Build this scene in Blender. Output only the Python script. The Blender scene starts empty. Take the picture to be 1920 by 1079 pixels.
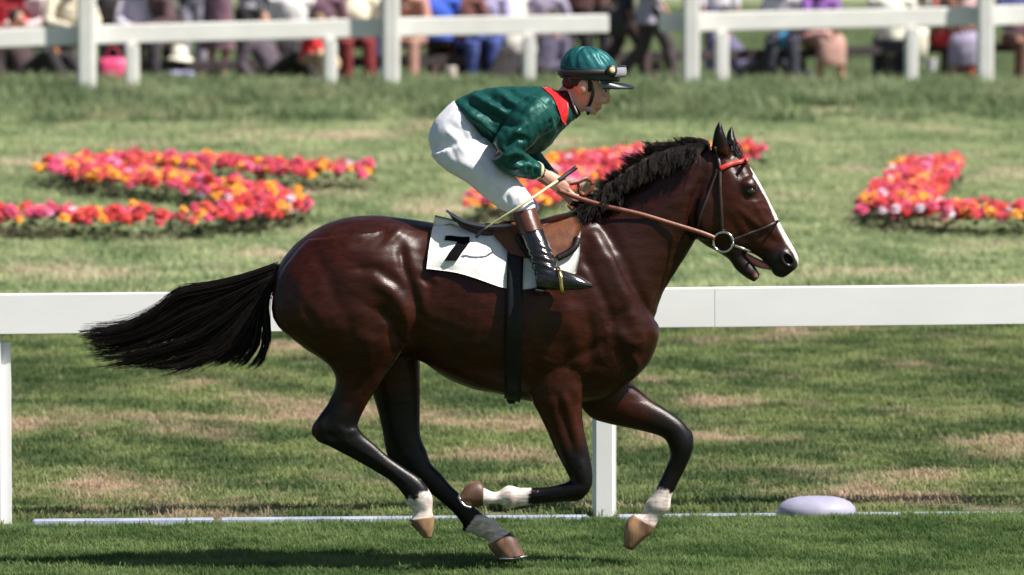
import bpy, bmesh, math, random
import numpy as np
from mathutils import Vector, Matrix
from mathutils.bvhtree import BVHTree
random.seed(7); rng = np.random.default_rng(7)
S = bpy.context.scene
COL = S.collection

# ------------------------------------------------------------------ camera
CAMP = np.array([0.0, -25.0, 2.6]); FPX = 10500.0
PITCH = math.atan(557.0/FPX)
cd = bpy.data.cameras.new('camera'); cam = bpy.data.objects.new('camera', cd); COL.objects.link(cam)
cam.location = CAMP; cam.rotation_euler = (math.pi/2-PITCH, 0, 0)
cd.sensor_fit = 'HORIZONTAL'; cd.sensor_width = 36; cd.lens = FPX/1920*36
cd.clip_start = 0.5; cd.clip_end = 3000
cd.dof.use_dof = True; cd.dof.focus_distance = 24.9; cd.dof.aperture_fstop = 3.3
S.camera = cam
FW = np.array([0, math.cos(PITCH), -math.sin(PITCH)]); UP = np.array([0, math.sin(PITCH), math.cos(PITCH)]); RT = np.array([1.0, 0, 0])
# ------------------------------------------------------------------ world, sun
SUN_EL = math.radians(53); SUN_AZ = math.radians(-22)      # azimuth measured from +X towards +Y
W = bpy.data.worlds.new('World'); S.world = W; W.use_nodes = True
wn = W.node_tree; bg = wn.nodes['Background']
sk = wn.nodes.new('ShaderNodeTexSky'); sk.sky_type = 'NISHITA'; sk.sun_disc = False
sk.sun_elevation = SUN_EL; sk.sun_rotation = math.pi/2 - SUN_AZ
sk.air_density = 1.0; sk.dust_density = 1.2; sk.ozone_density = 1.0
wn.links.new(sk.outputs[0], bg.inputs[0]); bg.inputs[1].default_value = 0.05
sl = bpy.data.lights.new('sun', 'SUN'); so = bpy.data.objects.new('sun', sl); COL.objects.link(so)
sl.energy = 5.0; sl.angle = math.radians(0.53); sl.color = (1, .94, .86)
sd = Vector((math.cos(SUN_EL)*math.cos(SUN_AZ), math.cos(SUN_EL)*math.sin(SUN_AZ), math.sin(SUN_EL)))
so.rotation_euler = sd.to_track_quat('Z', 'Y').to_euler(); so.location = (20, -10, 30)
S.view_settings.view_transform = 'Standard'; S.view_settings.look = 'None'
S.view_settings.exposure = 0.70; S.view_settings.gamma = 1.0
S.view_settings.use_curve_mapping = False

# ------------------------------------------------------------------ geometry helpers
def P(u, v, Y=0.0):
    d = FW*FPX + RT*(u-960) + UP*(539.5-v)
    return CAMP + d*((Y-CAMP[1])/d[1])
def proj(V):
    r = V-CAMP; z = r@FW
    return np.stack([960+FPX*(r@RT)/z, 539.5-FPX*(r@UP)/z], -1)
_ty = np.arange(-60, 2600, .5)
_tz = np.interp(_ty, [-60, 2.7, 17.6, 22.2, 33, 35, 39.5, 55, 100, 200, 600, 2600], [0, 0, .76, .995, 1.54, 1.535, 1.48, 1.52, 2.3, 4.5, 7.5, 9])
_k = np.exp(-np.linspace(-2, 2, 9)**2); _k /= _k.sum()
_tz = np.convolve(np.pad(_tz, 4, mode='edge'), _k, mode='valid')
def gz(Y): return float(np.interp(Y, _ty, _tz))
def G(u, v, y0=3., y1=42.):
    best = None
    for Y in np.arange(y0, y1, .05):
        z = gz(Y); p = P(u, v, Y)
        if p[2] <= z: best = (p[0], Y, z); break
    if best is None: p = P(u, v, y1); best = (p[0], y1, gz(y1))
    return best

def tag(o, label=None, cat=None, group=None, kind=None):
    if label: o['label'] = label
    if cat: o['category'] = cat
    if group: o['group'] = group
    if kind: o['kind'] = kind
    return o
def empty(name, loc, label=None, cat=None, group=None):
    o = bpy.data.objects.new(name, None); COL.objects.link(o); o.location = loc; o.empty_display_size = .1
    return tag(o, label, cat, group)
def link_mesh(name, me, mat, parent=None, smooth=True):
    o = bpy.data.objects.new(name, me); COL.objects.link(o)
    if mat is not None:
        me.materials.clear()
        for m in (mat if isinstance(mat, (list, tuple)) else [mat]): me.materials.append(m)
    if smooth: me.polygons.foreach_set('use_smooth', [True]*len(me.polygons))
    if parent is not None: adopt(o, parent)
    return o
def adopt(o, parent):
    o.parent = parent
    o.matrix_parent_inverse = Matrix.Translation(-Vector(parent.location)) if parent.parent is None else Matrix.Identity(4)
def rebase(o, base):
    """move a mesh object's origin to base without moving it"""
    base = Vector(base); o.data.transform(Matrix.Translation(-base)); o.location = base
def mesh_of(v, f, name='m'):
    me = bpy.data.meshes.new(name); me.from_pydata([tuple(map(float, a)) for a in v], [], [tuple(map(int, a)) for a in f]); me.update()
    return me
class MB:
    def __init__(s): s.v = []; s.f = []
    def add(s, v, f):
        n = len(s.v); s.v += [tuple(a) for a in v]; s.f += [tuple(i+n for i in q) for q in f]
    def box(s, c, sz, rz=0, bev=0):
        x, y, z = [a/2 for a in sz]; b = min(bev, x*.9, y*.9, z*.9)
        bm = bmesh.new(); bmesh.ops.create_cube(bm, size=1)
        for q in bm.verts: q.co = Vector((q.co.x*sz[0], q.co.y*sz[1], q.co.z*sz[2]))
        if b > 0: bmesh.ops.bevel(bm, geom=bm.edges[:], offset=b, segments=2, affect='EDGES')
        cr, sr = math.cos(rz), math.sin(rz); bm.verts.index_update()
        s.add([(c[0]+q.co.x*cr-q.co.y*sr, c[1]+q.co.x*sr+q.co.y*cr, c[2]+q.co.z) for q in bm.verts], [[q.index for q in f.verts] for f in bm.faces]); bm.free()
    def mesh(s, name='m'): return mesh_of(s.v, s.f, name)
    def build(s, name, mat, parent=None, smooth=True): return link_mesh(name, s.mesh(name), mat, parent, smooth)
def catmull(A, sub):
    A = np.asarray(A, float); out = []
    n = len(A)
    for i in range(n-1):
        p0, p1, p2, p3 = A[max(i-1, 0)], A[i], A[i+1], A[min(i+2, n-1)]
        for k in range(sub):
            t = k/sub
            out.append(.5*((2*p1)+(-p0+p2)*t+(2*p0-5*p1+4*p2-p3)*t*t+(-p0+3*p1-3*p2+p3)*t**3))
    out.append(A[-1]); return np.array(out)
def skin_rings(R, closed=False):
    n, m = len(R), len(R[0]); v = [p for r in R for p in r]; f = []
    for i in range(n-1):
        for j in range(m):
            f.append((i*m+j, i*m+(j+1) % m, (i+1)*m+(j+1) % m, (i+1)*m+j))
    a = len(v); v.append(np.mean(R[0], 0)); b = len(v); v.append(np.mean(R[-1], 0))
    for j in range(m):
        f.append((a, (j+1) % m, j)); f.append((b, (n-1)*m+j, (n-1)*m+(j+1) % m))
    return v, f
def loft(sec, sub=4, n=24, ex=2.0):
    """sections (ax,ay,bx,by,halfdepth,ycentre): the two outline points in photo pixels, projected to the plane they stand in"""
    A = catmull([list(q)+[0]*(6-len(q)) for q in sec], sub); R = []
    th = np.linspace(0, 2*math.pi, n, endpoint=False)
    for ax, ay, bx, by, w, yc in A:
        a = P(ax, ay, yc); b = P(bx, by, yc); c = (a+b)/2; u = (a-b)/2
        cs = np.sign(np.cos(th))*np.abs(np.cos(th))**(2/ex); sn = np.sign(np.sin(th))*np.abs(np.sin(th))**(2/ex)
        R.append([c+u*x+np.array([0, max(w, .003)*y, 0]) for x, y in zip(cs, sn)])
    return skin_rings(R)
def tube(pts, rad, n=10, flat=1.0, side=None, sub=3):
    """round tube; flat<1 squashes it across 'side'"""
    if np.isscalar(rad): rad = [rad]*len(pts)
    A = catmull([list(p)+[r] for p, r in zip(pts, rad)], sub) if sub > 1 and len(pts) > 2 else np.array([list(p)+[r] for p, r in zip(pts, rad)], float)
    R = []; up = np.array([.13, .31, .94]) if side is None else np.asarray(side, float)
    for i in range(len(A)):
        t = A[min(i+1, len(A)-1), :3]-A[max(i-1, 0), :3]; t /= (np.linalg.norm(t)+1e-9)
        x = up-t*(up@t)
        if np.linalg.norm(x) < 1e-3: x = np.array([1., 0, 0])-t*t[0]
        x /= np.linalg.norm(x); y = np.cross(t, x); r = A[i, 3]
        R.append([A[i, :3]+x*r*math.cos(a)+y*r*flat*math.sin(a) for a in np.linspace(0, 2*math.pi, n, endpoint=False)])
    return skin_rings(R)
def tubeP(pts, n=12, flat=1.0, side=None, sub=3):
    return tube([P(u, v, Y) for u, v, Y, r in pts], [r/420 for *_, r in pts], n, flat, side, sub)
def ellip(c, r, n=14, rot=None):
    bm = bmesh.new(); bmesh.ops.create_uvsphere(bm, u_segments=n, v_segments=n//2+2, radius=1)
    M = Matrix.Diagonal((*r, 1)); M = (rot.to_4x4() if rot is not None else Matrix.Identity(4)) @ M
    bm.transform(M); bm.verts.index_update()
    v = [tuple(Vector(c)+q.co) for q in bm.verts]; f = [[q.index for q in g.verts] for g in bm.faces]; bm.free(); return v, f
def blob(parts, voxel, smooth=6):
    mb = MB()
    for v, f in parts: mb.add(v, f)
    me = mb.mesh('tmp'); o = bpy.data.objects.new('tmp', me); COL.objects.link(o)
    r = o.modifiers.new('r', 'REMESH'); r.mode = 'VOXEL'; r.voxel_size = voxel
    if smooth:
        s = o.modifiers.new('s', 'SMOOTH'); s.factor = .5; s.iterations = smooth
    dg = bpy.context.evaluated_depsgraph_get(); dg.update()
    res = bpy.data.meshes.new_from_object(o.evaluated_get(dg))
    bpy.data.objects.remove(o); bpy.data.meshes.remove(me)
    return res
def verts(me):
    a = np.empty(len(me.vertices)*3); me.vertices.foreach_get('co', a); return a.reshape(-1, 3)
def normals(me):
    a = np.empty(len(me.vertices)*3); me.vertices.foreach_get('normal', a); return a.reshape(-1, 3)
def setv(me, V): me.vertices.foreach_set('co', np.ascontiguousarray(V).ravel()); me.update()
def seg_dist(Q, pl):
    """distance of points Q(n,k) to a polyline and parameter 0..len-1"""
    pl = np.asarray(pl, float); best = np.full(len(Q), 1e9); par = np.zeros(len(Q))
    for i in range(len(pl)-1):
        a, b = pl[i], pl[i+1]; d = b-a; t = np.clip(((Q-a)@d)/(d@d+1e-12), 0, 1)
        e = np.linalg.norm(Q-(a+t[:, None]*d), axis=1); m = e < best; best[m] = e[m]; par[m] = i+t[m]
    return best, par
def vnoise(V, s, seed=0):
    """cheap smooth noise from summed sines"""
    r = np.random.default_rng(seed); o = np.zeros(len(V))
    for k in range(7):
        d = r.normal(size=3); d /= np.linalg.norm(d); o += np.sin(V@d*s*(.6+.25*k)+r.uniform(0, 6.28))
    return o/4
def set_attr(me, name, C):
    C = np.asarray(C, float)
    if C.shape[1] == 3: C = np.concatenate([C, np.ones((len(C), 1))], 1)
    a = me.color_attributes.new(name, 'FLOAT_COLOR', 'POINT'); a.data.foreach_set('color', C.ravel())

# ------------------------------------------------------------------ materials
MATS = {}
def mat(name, base, rough=.6, var=.15, vscale=30, bump=.2, bscale=120, stretch=(1, 1, 1), spec=.5, metal=0, coat=0, sheen=0, attr=None, col2=None, trans=0, bdist=.004, croug=.1):
    m = bpy.data.materials.new(name); m.use_nodes = True; nt = m.node_tree; N = nt.nodes; L = nt.links
    b = N['Principled BSDF']; b.inputs['Roughness'].default_value = rough; b.inputs['Metallic'].default_value = metal
    b.inputs['Specular IOR Level'].default_value = spec; b.inputs['Coat Weight'].default_value = coat; b.inputs['Coat Roughness'].default_value = croug
    b.inputs['Sheen Weight'].default_value = sheen; b.inputs['Transmission Weight'].default_value = trans
    tc = N.new('ShaderNodeTexCoord'); mp = N.new('ShaderNodeMapping'); mp.inputs['Scale'].default_value = stretch
    L.new(tc.outputs['Object'], mp.inputs[0])
    nz = N.new('ShaderNodeTexNoise'); nz.inputs['Scale'].default_value = vscale; nz.inputs['Detail'].default_value = 5
    L.new(mp.outputs[0], nz.inputs['Vector'])
    if attr:
        ca = N.new('ShaderNodeAttribute'); ca.attribute_name = attr; src = ca.outputs['Color']
    else:
        rgb = N.new('ShaderNodeRGB'); rgb.outputs[0].default_value = (*base, 1); src = rgb.outputs[0]
    if col2:
        mx = N.new('ShaderNodeMix'); mx.data_type = 'RGBA'; mr = N.new('ShaderNodeMapRange'); mr.inputs[1].default_value = .42; mr.inputs[2].default_value = .62
        L.new(nz.outputs[0], mr.inputs[0]); L.new(mr.outputs[0], mx.inputs[0]); L.new(src, mx.inputs[6]); mx.inputs[7].default_value = (*col2, 1); src = mx.outputs[2]
    hv = N.new('ShaderNodeHueSaturation'); mr2 = N.new('ShaderNodeMapRange'); mr2.inputs[1].default_value = .3; mr2.inputs[2].default_value = .7
    mr2.inputs[3].default_value = 1-var; mr2.inputs[4].default_value = 1+var
    n2 = N.new('ShaderNodeTexNoise'); n2.inputs['Scale'].default_value = vscale*2.3; n2.inputs['Detail'].default_value = 4; L.new(mp.outputs[0], n2.inputs['Vector'])
    L.new(n2.outputs[0], mr2.inputs[0]); L.new(mr2.outputs[0], hv.inputs['Value']); L.new(src, hv.inputs['Color']); L.new(hv.outputs[0], b.inputs['Base Color'])
    if bump:
        n3 = N.new('ShaderNodeTexNoise'); n3.inputs['Scale'].default_value = bscale; n3.inputs['Detail'].default_value = 4; L.new(mp.outputs[0], n3.inputs['Vector'])
        bp = N.new('ShaderNodeBump'); bp.inputs['Strength'].default_value = bump; bp.inputs['Distance'].default_value = bdist
        L.new(n3.outputs[0], bp.inputs['Height']); L.new(bp.outputs[0], b.inputs['Normal'])
    MATS[name] = m; return m
def grass_mat(name, dark, mid, dry, dryamt, blade=False, far=None):
    m = bpy.data.materials.new(name); m.use_nodes = True; nt = m.node_tree; N = nt.nodes; L = nt.links
    b = N['Principled BSDF']; b.inputs['Roughness'].default_value = .75; b.inputs['Specular IOR Level'].default_value = .25
    ge = N.new('ShaderNodeNewGeometry')
    def noise(scale, st, det=4):
        mp = N.new('ShaderNodeMapping'); mp.inputs['Scale'].default_value = st; L.new(ge.outputs['Position'], mp.inputs[0])
        nz = N.new('ShaderNodeTexNoise'); nz.inputs['Scale'].default_value = scale; nz.inputs['Detail'].default_value = det; nz.inputs['Roughness'].default_value = .6
        L.new(mp.outputs[0], nz.inputs['Vector']); return nz.outputs[0]
    def ramp(x, a, c):
        mr = N.new('ShaderNodeMapRange'); mr.interpolation_type = 'SMOOTHSTEP'; mr.inputs[1].default_value = a; mr.inputs[2].default_value = c; L.new(x, mr.inputs[0]); return mr.outputs[0]
    def mix(f, a, c):
        x = N.new('ShaderNodeMix'); x.data_type = 'RGBA'; L.new(f, x.inputs[0])
        for s, k in ((a, 6), (c, 7)):
            if isinstance(s, tuple): x.inputs[k].default_value = (*s, 1)
            else: L.new(s, x.inputs[k])
        return x.outputs[2]
    c = mix(ramp(noise(2.6, (.5, .75, 1)), .41, .59), dark, mid)
    c = mix(ramp(noise(1.25, (.62, .8, 1), 8), dryamt, dryamt+.15), c, dry)
    c = mix(ramp(noise(6.0, (.5, 1, 1), 4), .56, .72), c, tuple(.6*a+.4*d for a, d in zip(mid, dry)))
    hv = N.new('ShaderNodeHueSaturation'); L.new(c, hv.inputs['Color'])
    mr = N.new('ShaderNodeMapRange'); mr.inputs[3].default_value = .82; mr.inputs[4].default_value = 1.2
    if blade:
        oi = N.new('ShaderNodeObjectInfo'); L.new(oi.outputs['Random'], mr.inputs[0])
    else:
        mr.inputs[1].default_value = .3; mr.inputs[2].default_value = .7; L.new(noise(55, (1, 1, 1), 3), mr.inputs[0])
        bp = N.new('ShaderNodeBump'); bp.inputs['Strength'].default_value = .8; bp.inputs['Distance'].default_value = .03
        L.new(noise(40, (1, 1, 1), 5), bp.inputs['Height']); L.new(bp.outputs[0], b.inputs['Normal'])
    L.new(mr.outputs[0], hv.inputs['Value']); L.new(hv.outputs[0], b.inputs['Base Color'])
    if blade:      # light passes through a blade
        tl = N.new('ShaderNodeBsdfTranslucent'); L.new(hv.outputs[0], tl.inputs['Color']); ms = N.new('ShaderNodeMixShader'); ms.inputs[0].default_value = .45
        L.new(b.outputs[0], ms.inputs[1]); L.new(tl.outputs[0], ms.inputs[2]); L.new(ms.outputs[0], N['Material Output'].inputs['Surface'])
    MATS[name] = m; return m
# ------------------------------------------------------------------ ground
bank_cols = ((.095, .15, .055), (.26, .315, .125), (.56, .43, .31))
upper_cols = ((.27, .35, .17), (.46, .52, .29), (.66, .56, .42))
track_cols = ((.075, .135, .04), (.175, .25, .09), (.29, .28, .14))
dim = lambda cs, k: tuple(tuple(k*x for x in c) for c in cs)      # soil and thatch, with the shading of the blades put into the colour
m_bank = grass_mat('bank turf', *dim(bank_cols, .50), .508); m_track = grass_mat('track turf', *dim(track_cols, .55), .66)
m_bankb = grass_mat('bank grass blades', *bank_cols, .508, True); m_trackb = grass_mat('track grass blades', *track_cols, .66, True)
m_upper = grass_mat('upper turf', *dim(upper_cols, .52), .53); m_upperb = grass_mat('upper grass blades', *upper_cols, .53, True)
m_encl = grass_mat('enclosure grass blades', (.12, .18, .08), (.22, .28, .14), (.38, .34, .22), .56, True)
m_rough = grass_mat('rough grass blades', (.14, .20, .095), (.27, .33, .18), (.42, .36, .24), .55, True)
RS = .123                                     # the rail line runs slightly away to the right
def shear(x, k): return RS*max(-7, min(7, x))*k
def ground_strip(name, ys, xw, m, sh):
    v = []; f = []; ny = len(ys); nx = len(xw)
    for i, y in enumerate(ys):
        for x in xw: yy = y+shear(x, sh[i]); v.append((x, yy, gz(yy)))
    for i in range(ny-1):
        for j in range(nx-1): f.append((i*nx+j, i*nx+j+1, (i+1)*nx+j+1, (i+1)*nx+j))
    o = link_mesh(name, mesh_of(v, f), m); return tag(o, kind='structure')
xs_w = [-1500, -300, -60, -20, -8, 0, 8, 20, 60, 300, 1500]
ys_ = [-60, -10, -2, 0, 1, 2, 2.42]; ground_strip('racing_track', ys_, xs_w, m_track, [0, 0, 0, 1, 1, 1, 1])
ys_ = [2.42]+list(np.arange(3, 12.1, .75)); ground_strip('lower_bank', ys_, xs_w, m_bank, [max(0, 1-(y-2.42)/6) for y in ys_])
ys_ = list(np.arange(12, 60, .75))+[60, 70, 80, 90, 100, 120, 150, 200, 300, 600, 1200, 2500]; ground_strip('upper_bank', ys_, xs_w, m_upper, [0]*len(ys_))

def clump(name, nb, rad, h, w, m, seed, lean=.5):
    r = np.random.default_rng(seed); v = []; f = []
    for i in range(nb):
        a = r.uniform(0, 6.283); q = rad*math.sqrt(r.uniform()); x, y = q*math.cos(a), q*math.sin(a)
        b = r.uniform(0, 6.283); hh = h*r.uniform(.5, 1.25); ln = lean*hh*r.uniform(.2, 1.2); d = (math.cos(b), math.sin(b)); s = (-d[1]*w/2, d[0]*w/2)
        n = len(v)
        v += [(x-s[0], y-s[1], -.01), (x+s[0], y+s[1], -.01), (x-s[0]*.8+d[0]*ln*.35, y-s[1]*.8+d[1]*ln*.35, hh*.6), (x+s[0]*.8+d[0]*ln*.35, y+s[1]*.8+d[1]*ln*.35, hh*.6), (x+d[0]*ln, y+d[1]*ln, hh)]
        f += [(n, n+1, n+3, n+2), (n+2, n+3, n+4)]
    me = mesh_of(v, f, name); me.materials.append(m); return me
def grass_field(name, xr, yr, dens, meshes, smin, smax, seed, sh=(0, 0)):
    """one object of turf: points spread on a copy of the ground, a tuft of blades on each"""
    ys = np.linspace(yr[0], yr[1], max(3, int((yr[1]-yr[0])/1.0)+1)); v = []; f = []
    for y in ys:
        wx = (25+y)/25
        k = sh[0]+(sh[1]-sh[0])*(y-yr[0])/(yr[1]-yr[0])
        for x in (xr[0]*wx, xr[1]*wx): yy = y+shear(x, k); v.append((x, yy, gz(yy)))
    for i in range(len(ys)-1): f.append((2*i, 2*i+1, 2*i+3, 2*i+2))
    o = link_mesh(name, mesh_of(v, f), meshes[0].materials[0]); tag(o, kind='stuff')
    ng = bpy.data.node_groups.new(name, 'GeometryNodeTree'); ng.interface.new_socket('Geometry', in_out='INPUT', socket_type='NodeSocketGeometry'); ng.interface.new_socket('Geometry', in_out='OUTPUT', socket_type='NodeSocketGeometry')
    N = ng.nodes; L = ng.links; gi = N.new('NodeGroupInput'); go = N.new('NodeGroupOutput'); jn = N.new('GeometryNodeJoinGeometry')
    for k, me in enumerate(meshes):
        src = bpy.data.objects.new(name+'_tuft', me)
        dp = N.new('GeometryNodeDistributePointsOnFaces'); dp.inputs['Density'].default_value = dens/len(meshes); dp.inputs['Seed'].default_value = seed+k
        oi = N.new('GeometryNodeObjectInfo'); oi.inputs['Object'].default_value = src; oi.inputs['As Instance'].default_value = True
        ip = N.new('GeometryNodeInstanceOnPoints'); rv = N.new('FunctionNodeRandomValue'); rv.data_type = 'FLOAT_VECTOR'; rv.inputs[0].default_value = (-.15, -.15, 0); rv.inputs[1].default_value = (.15, .15, 6.283)
        rs = N.new('FunctionNodeRandomValue'); rs.data_type = 'FLOAT'; rs.inputs[2].default_value = smin; rs.inputs[3].default_value = smax
        L.new(gi.outputs[0], dp.inputs[0]); L.new(dp.outputs[0], ip.inputs['Points']); L.new(oi.outputs['Geometry'], ip.inputs['Instance']); L.new(rv.outputs[0], ip.inputs['Rotation']); L.new(rs.outputs[1], ip.inputs['Scale'])
        L.new(ip.outputs[0], jn.inputs[0])
    L.new(jn.outputs[0], go.inputs[0])
    md = o.modifiers.new('grass', 'NODES'); md.node_group = ng
    return o
grass_field('track_grass', (-3.7, 3.7), (-1.6, 2.235), 400, [clump('tuft', 46, .07, .026, .0042, m_trackb, s, 1.1) for s in (1, 2, 3)], .6, 1.3, 1, (1, 1))
grass_field('bank_grass', (-3.5, 3.5), (2.50, 12), 190, [clump('tuft', 46, .09, .024, .005, m_bankb, s, 1.4) for s in (4, 5, 6)], .4, 1.5, 5, (1, 0))
grass_field('upper_bank_grass', (-3.3, 3.3), (12, 30.8), 78, [clump('tuft', 60, .17, .03, .009, m_upperb, s, 1.4) for s in (7, 8)], .4, 1.5, 9)
tuftr = [clump('tuft', 60, .2, .115, .012, m_rough, q, 1.2) for q in (10, 11)]
grass_field('rough_grass', (-3.2, 3.2), (30.6, 34), 48, tuftr, .4, 1.8, 13)
grass_field('rough_edge_grass', (-3.2, 3.2), (28.6, 30.8), 9, tuftr, .5, 1.7, 14)
grass_field('enclosure_grass', (-2.6, 2.6), (34, 95), 26, [clump('tuft', 50, .25, .06, .014, m_encl, s, 1.2) for s in (14,)], .5, 1.5, 17)

# ------------------------------------------------------------------ near running rail
m_white = mat('white painted timber', (.87, .87, .87), .5, .03, 3, .06, 60, (.3, 1, 1), col2=(.84, .84, .84))
m_kerb = mat('lavender grey kerb', (.46, .50, .64), .6, .10, 6, .3, 30, col2=(.36, .40, .52))  # lavender-grey tone set evenly over the white board
RAIL_A = P(0, 990, 2.25); RAIL_A[2] = 0
def railY(u): return 2.1+u/1920*.62
def rail_pt(u, v, dy=0): return P(u, v, railY(u)+dy)
run = empty('running_rail', (0, 2.4, 0), 'white running rail with broad flat top board on posts just behind the horse', 'rail')
def board(name, u0, vt0, vb0, u1, vt1, vb1, Yf, th, m, parent, bev=.012):
    """a plank whose front face runs between the given outline points; Yf gives its distance"""
    a, b = P(u0, (vt0+vb0)/2, Yf(u0)), P(u1, (vt1+vb1)/2, Yf(u1)); h = ((P(u0, vt0, Yf(u0))-P(u0, vb0, Yf(u0)))[2]+(P(u1, vt1, Yf(u1))-P(u1, vb1, Yf(u1)))[2])/2
    d = b-a; L_ = np.linalg.norm(d); bm = bmesh.new(); bmesh.ops.create_cube(bm, size=1)
    for q in bm.verts: q.co = Vector((q.co.x*L_, q.co.y*th, q.co.z*h))
    bmesh.ops.bevel(bm, geom=bm.edges[:], offset=bev, segments=3, affect='EDGES')
    X = Vector(d/L_); Yv = Vector((-X.y, X.x, 0)).normalized(); Z = X.cross(Yv)
    M = Matrix((X, Yv, Z)).transposed().to_4x4(); M.translation = Vector((a+b)/2)+Yv*th/2
    bm.transform(M); me = bpy.data.meshes.new(name); bm.to_mesh(me); bm.free()
    return link_mesh(name, me, m, parent, False)
board('rail', -620, 559, 633, 1339.8, 540.5, 614, railY, .11, m_white, run, .002)
board('rail', 1340.0, 540.5, 614, 2700, 528, 600, railY, .11, m_white, run, .002)
def post(u, vtop, vbase, wpx, Y, m, parent, depth=None, rnd=.02, name='post'):
    t = P(u, vtop, Y); z0 = gz(Y)-.05; w = wpx*(25+Y)/FPX; mb = MB()
    mb.box((t[0], Y, (t[2]+z0)/2), (w, depth or w, t[2]-z0), 0, rnd); return mb.build(name, m, parent, False)
post(-3, 625, 990, 46, railY(0)+.07, m_white, run, rnd=.045)
post(1133, 605, 975, 45, railY(1133)+.07, m_white, run, .1, rnd=.02)
post(2255, 595, 960, 45, railY(2255)+.07, m_white, run, .1, rnd=.02)
post(-1120, 635, 1000, 45, railY(-1120)+.07, m_white, run, .1, rnd=.02)
# low ground line: narrow white board lying in the turf, in lengths
kb = empty('kerb_board', (0, 2.4, 0), 'narrow white board lying in the grass along the foot of the running rail', 'edging')
def kline(u): return railY(u)-.10
def kv(u): return 984.5-(u/1920)*15
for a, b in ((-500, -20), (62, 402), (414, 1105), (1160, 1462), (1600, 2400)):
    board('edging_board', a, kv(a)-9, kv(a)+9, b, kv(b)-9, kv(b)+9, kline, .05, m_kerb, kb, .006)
# white low dome by the rail
bm = bmesh.new(); R = []
c = P(1531, 978, 2.52); Rx = 74*(27.52)/FPX; H = 42*27.52/FPX
for t, zz in ((1.0, -.02), (1.0, .0), (1.0, .30*H), (.985, .50*H), (.95, .56*H), (.935, .60*H), (.86, .73*H), (.72, .86*H), (.5, .955*H), (.25, .99*H), (.03, H)):
    R.append([np.array([c[0]+Rx*t*math.cos(a), 2.52+Rx*t*math.sin(a)*.8, zz]) for a in np.linspace(0, 6.2832, 40, endpoint=False)])
v, f = skin_rings(R); bm.free()
m_dome = mat('pale moulded dome', (.33, .32, .44), .55, .08, 8, .2, 40)  # lavender-grey tone set evenly over the white dome
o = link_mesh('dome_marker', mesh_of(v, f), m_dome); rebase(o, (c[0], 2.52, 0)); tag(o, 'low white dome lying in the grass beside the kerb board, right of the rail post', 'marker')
# ------------------------------------------------------------------ far fence
m_far = mat('far white paint', (.83, .83, .80), .55, .04, 2, .1, 20, col2=(.79, .78, .75))
def fY(u): return 31.9+u/1920*1.6
ff = empty('white_fence', (0, 32.7, gz(32.7)), 'white post and rail fence with a gap in it at the top of the bank', 'fence')
def rail_top(u): return float(np.interp(u, [-400, 0, 480, 960, 1440, 1920, 2300], [70, 53, 38, 30, 22, 10, 0]))
def rail_bot(u): return float(np.interp(u, [-400, 0, 480, 960, 1440, 1920, 2300], [106, 89, 74, 65, 57, 47, 38]))
for a, b in ((-400, 160), (161, 731), (732, 1142), (1238, 1294), (1295, 1846), (1847, 2300)):
    board('rail', a, rail_top(a), rail_bot(a), b, rail_top(b), rail_bot(b), lambda u: fY(u)+.12, .08, m_far, ff, .012)
for u, w in ((162, 34), (733, 33), (1296, 32), (1848, 31), (-410, 34), (2390, 31)):
    post(u, -70, 180, w, fY(u), m_far, ff, rnd=.03)
for u, w in ((248, 26), (619, 26), (992, 25), (1354, 25), (1709, 25), (-120, 26), (2060, 25)):
    post(u, rail_bot(u)-2, 180, w, fY(u)+.15, m_far, ff, rnd=.03)
# ------------------------------------------------------------------ low timber rail where the crowd sits
m_tim = mat('weathered timber', (.045, .032, .032), .8, .3, 8, .5, 40, (1, 1, 6), col2=(.09, .07, .08))
tr = empty('timber_rail', (0, 39.5, gz(39.5)), 'low weathered timber rail that the crowd sits on beyond the white fence', 'rail')
def tY(u): return 38.9+u/1920*1.3
TR = [(-300, 118, 138), (130, 117, 136), (400, 115, 133), (690, 106, 127), (960, 101, 121), (1230, 97, 116), (1500, 92, 110), (1668, 85, 102), (1960, 80, 97), (2300, 76, 93)]
for (a, t0, b0), (b, t1, b1) in zip(TR[:-1], TR[1:]):
    board('rail', a+1, t0, b0, b-1, t1, b1, tY, .22, m_tim, tr, .01)
for u, t0, b0 in TR: post(u, b0+1, 165, 22, tY(u)+.11, m_tim, tr, .14, .01)
mb = MB()
for i, u in enumerate(np.arange(-280, 2300, 11.0)):
    tt = float(np.interp(u, [q[0] for q in TR], [q[2] for q in TR])); Y = tY(u)+.16; a = P(u, tt+3, Y); z0 = gz(Y)-.02
    mb.box((a[0], Y, (a[2]+z0)/2), (.006, .006, a[2]-z0))
for k in (.15, .32): 
    a, b = P(-280, 0, tY(-280)+.16), P(2300, 0, tY(2300)+.16)
    mb.box(((a[0]+b[0])/2, (a[1]+b[1])/2, gz(39.5)+k), (b[0]-a[0], .006, .006), math.atan2(b[1]-a[1], b[0]-a[0]))
m_wire = mat('dull wire', (.16, .15, .15), .6, .1, 20, 0, metal=.3)
o = mb.build('wire_netting', m_wire, tr, False); o['kind'] = 'stuff'
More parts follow.
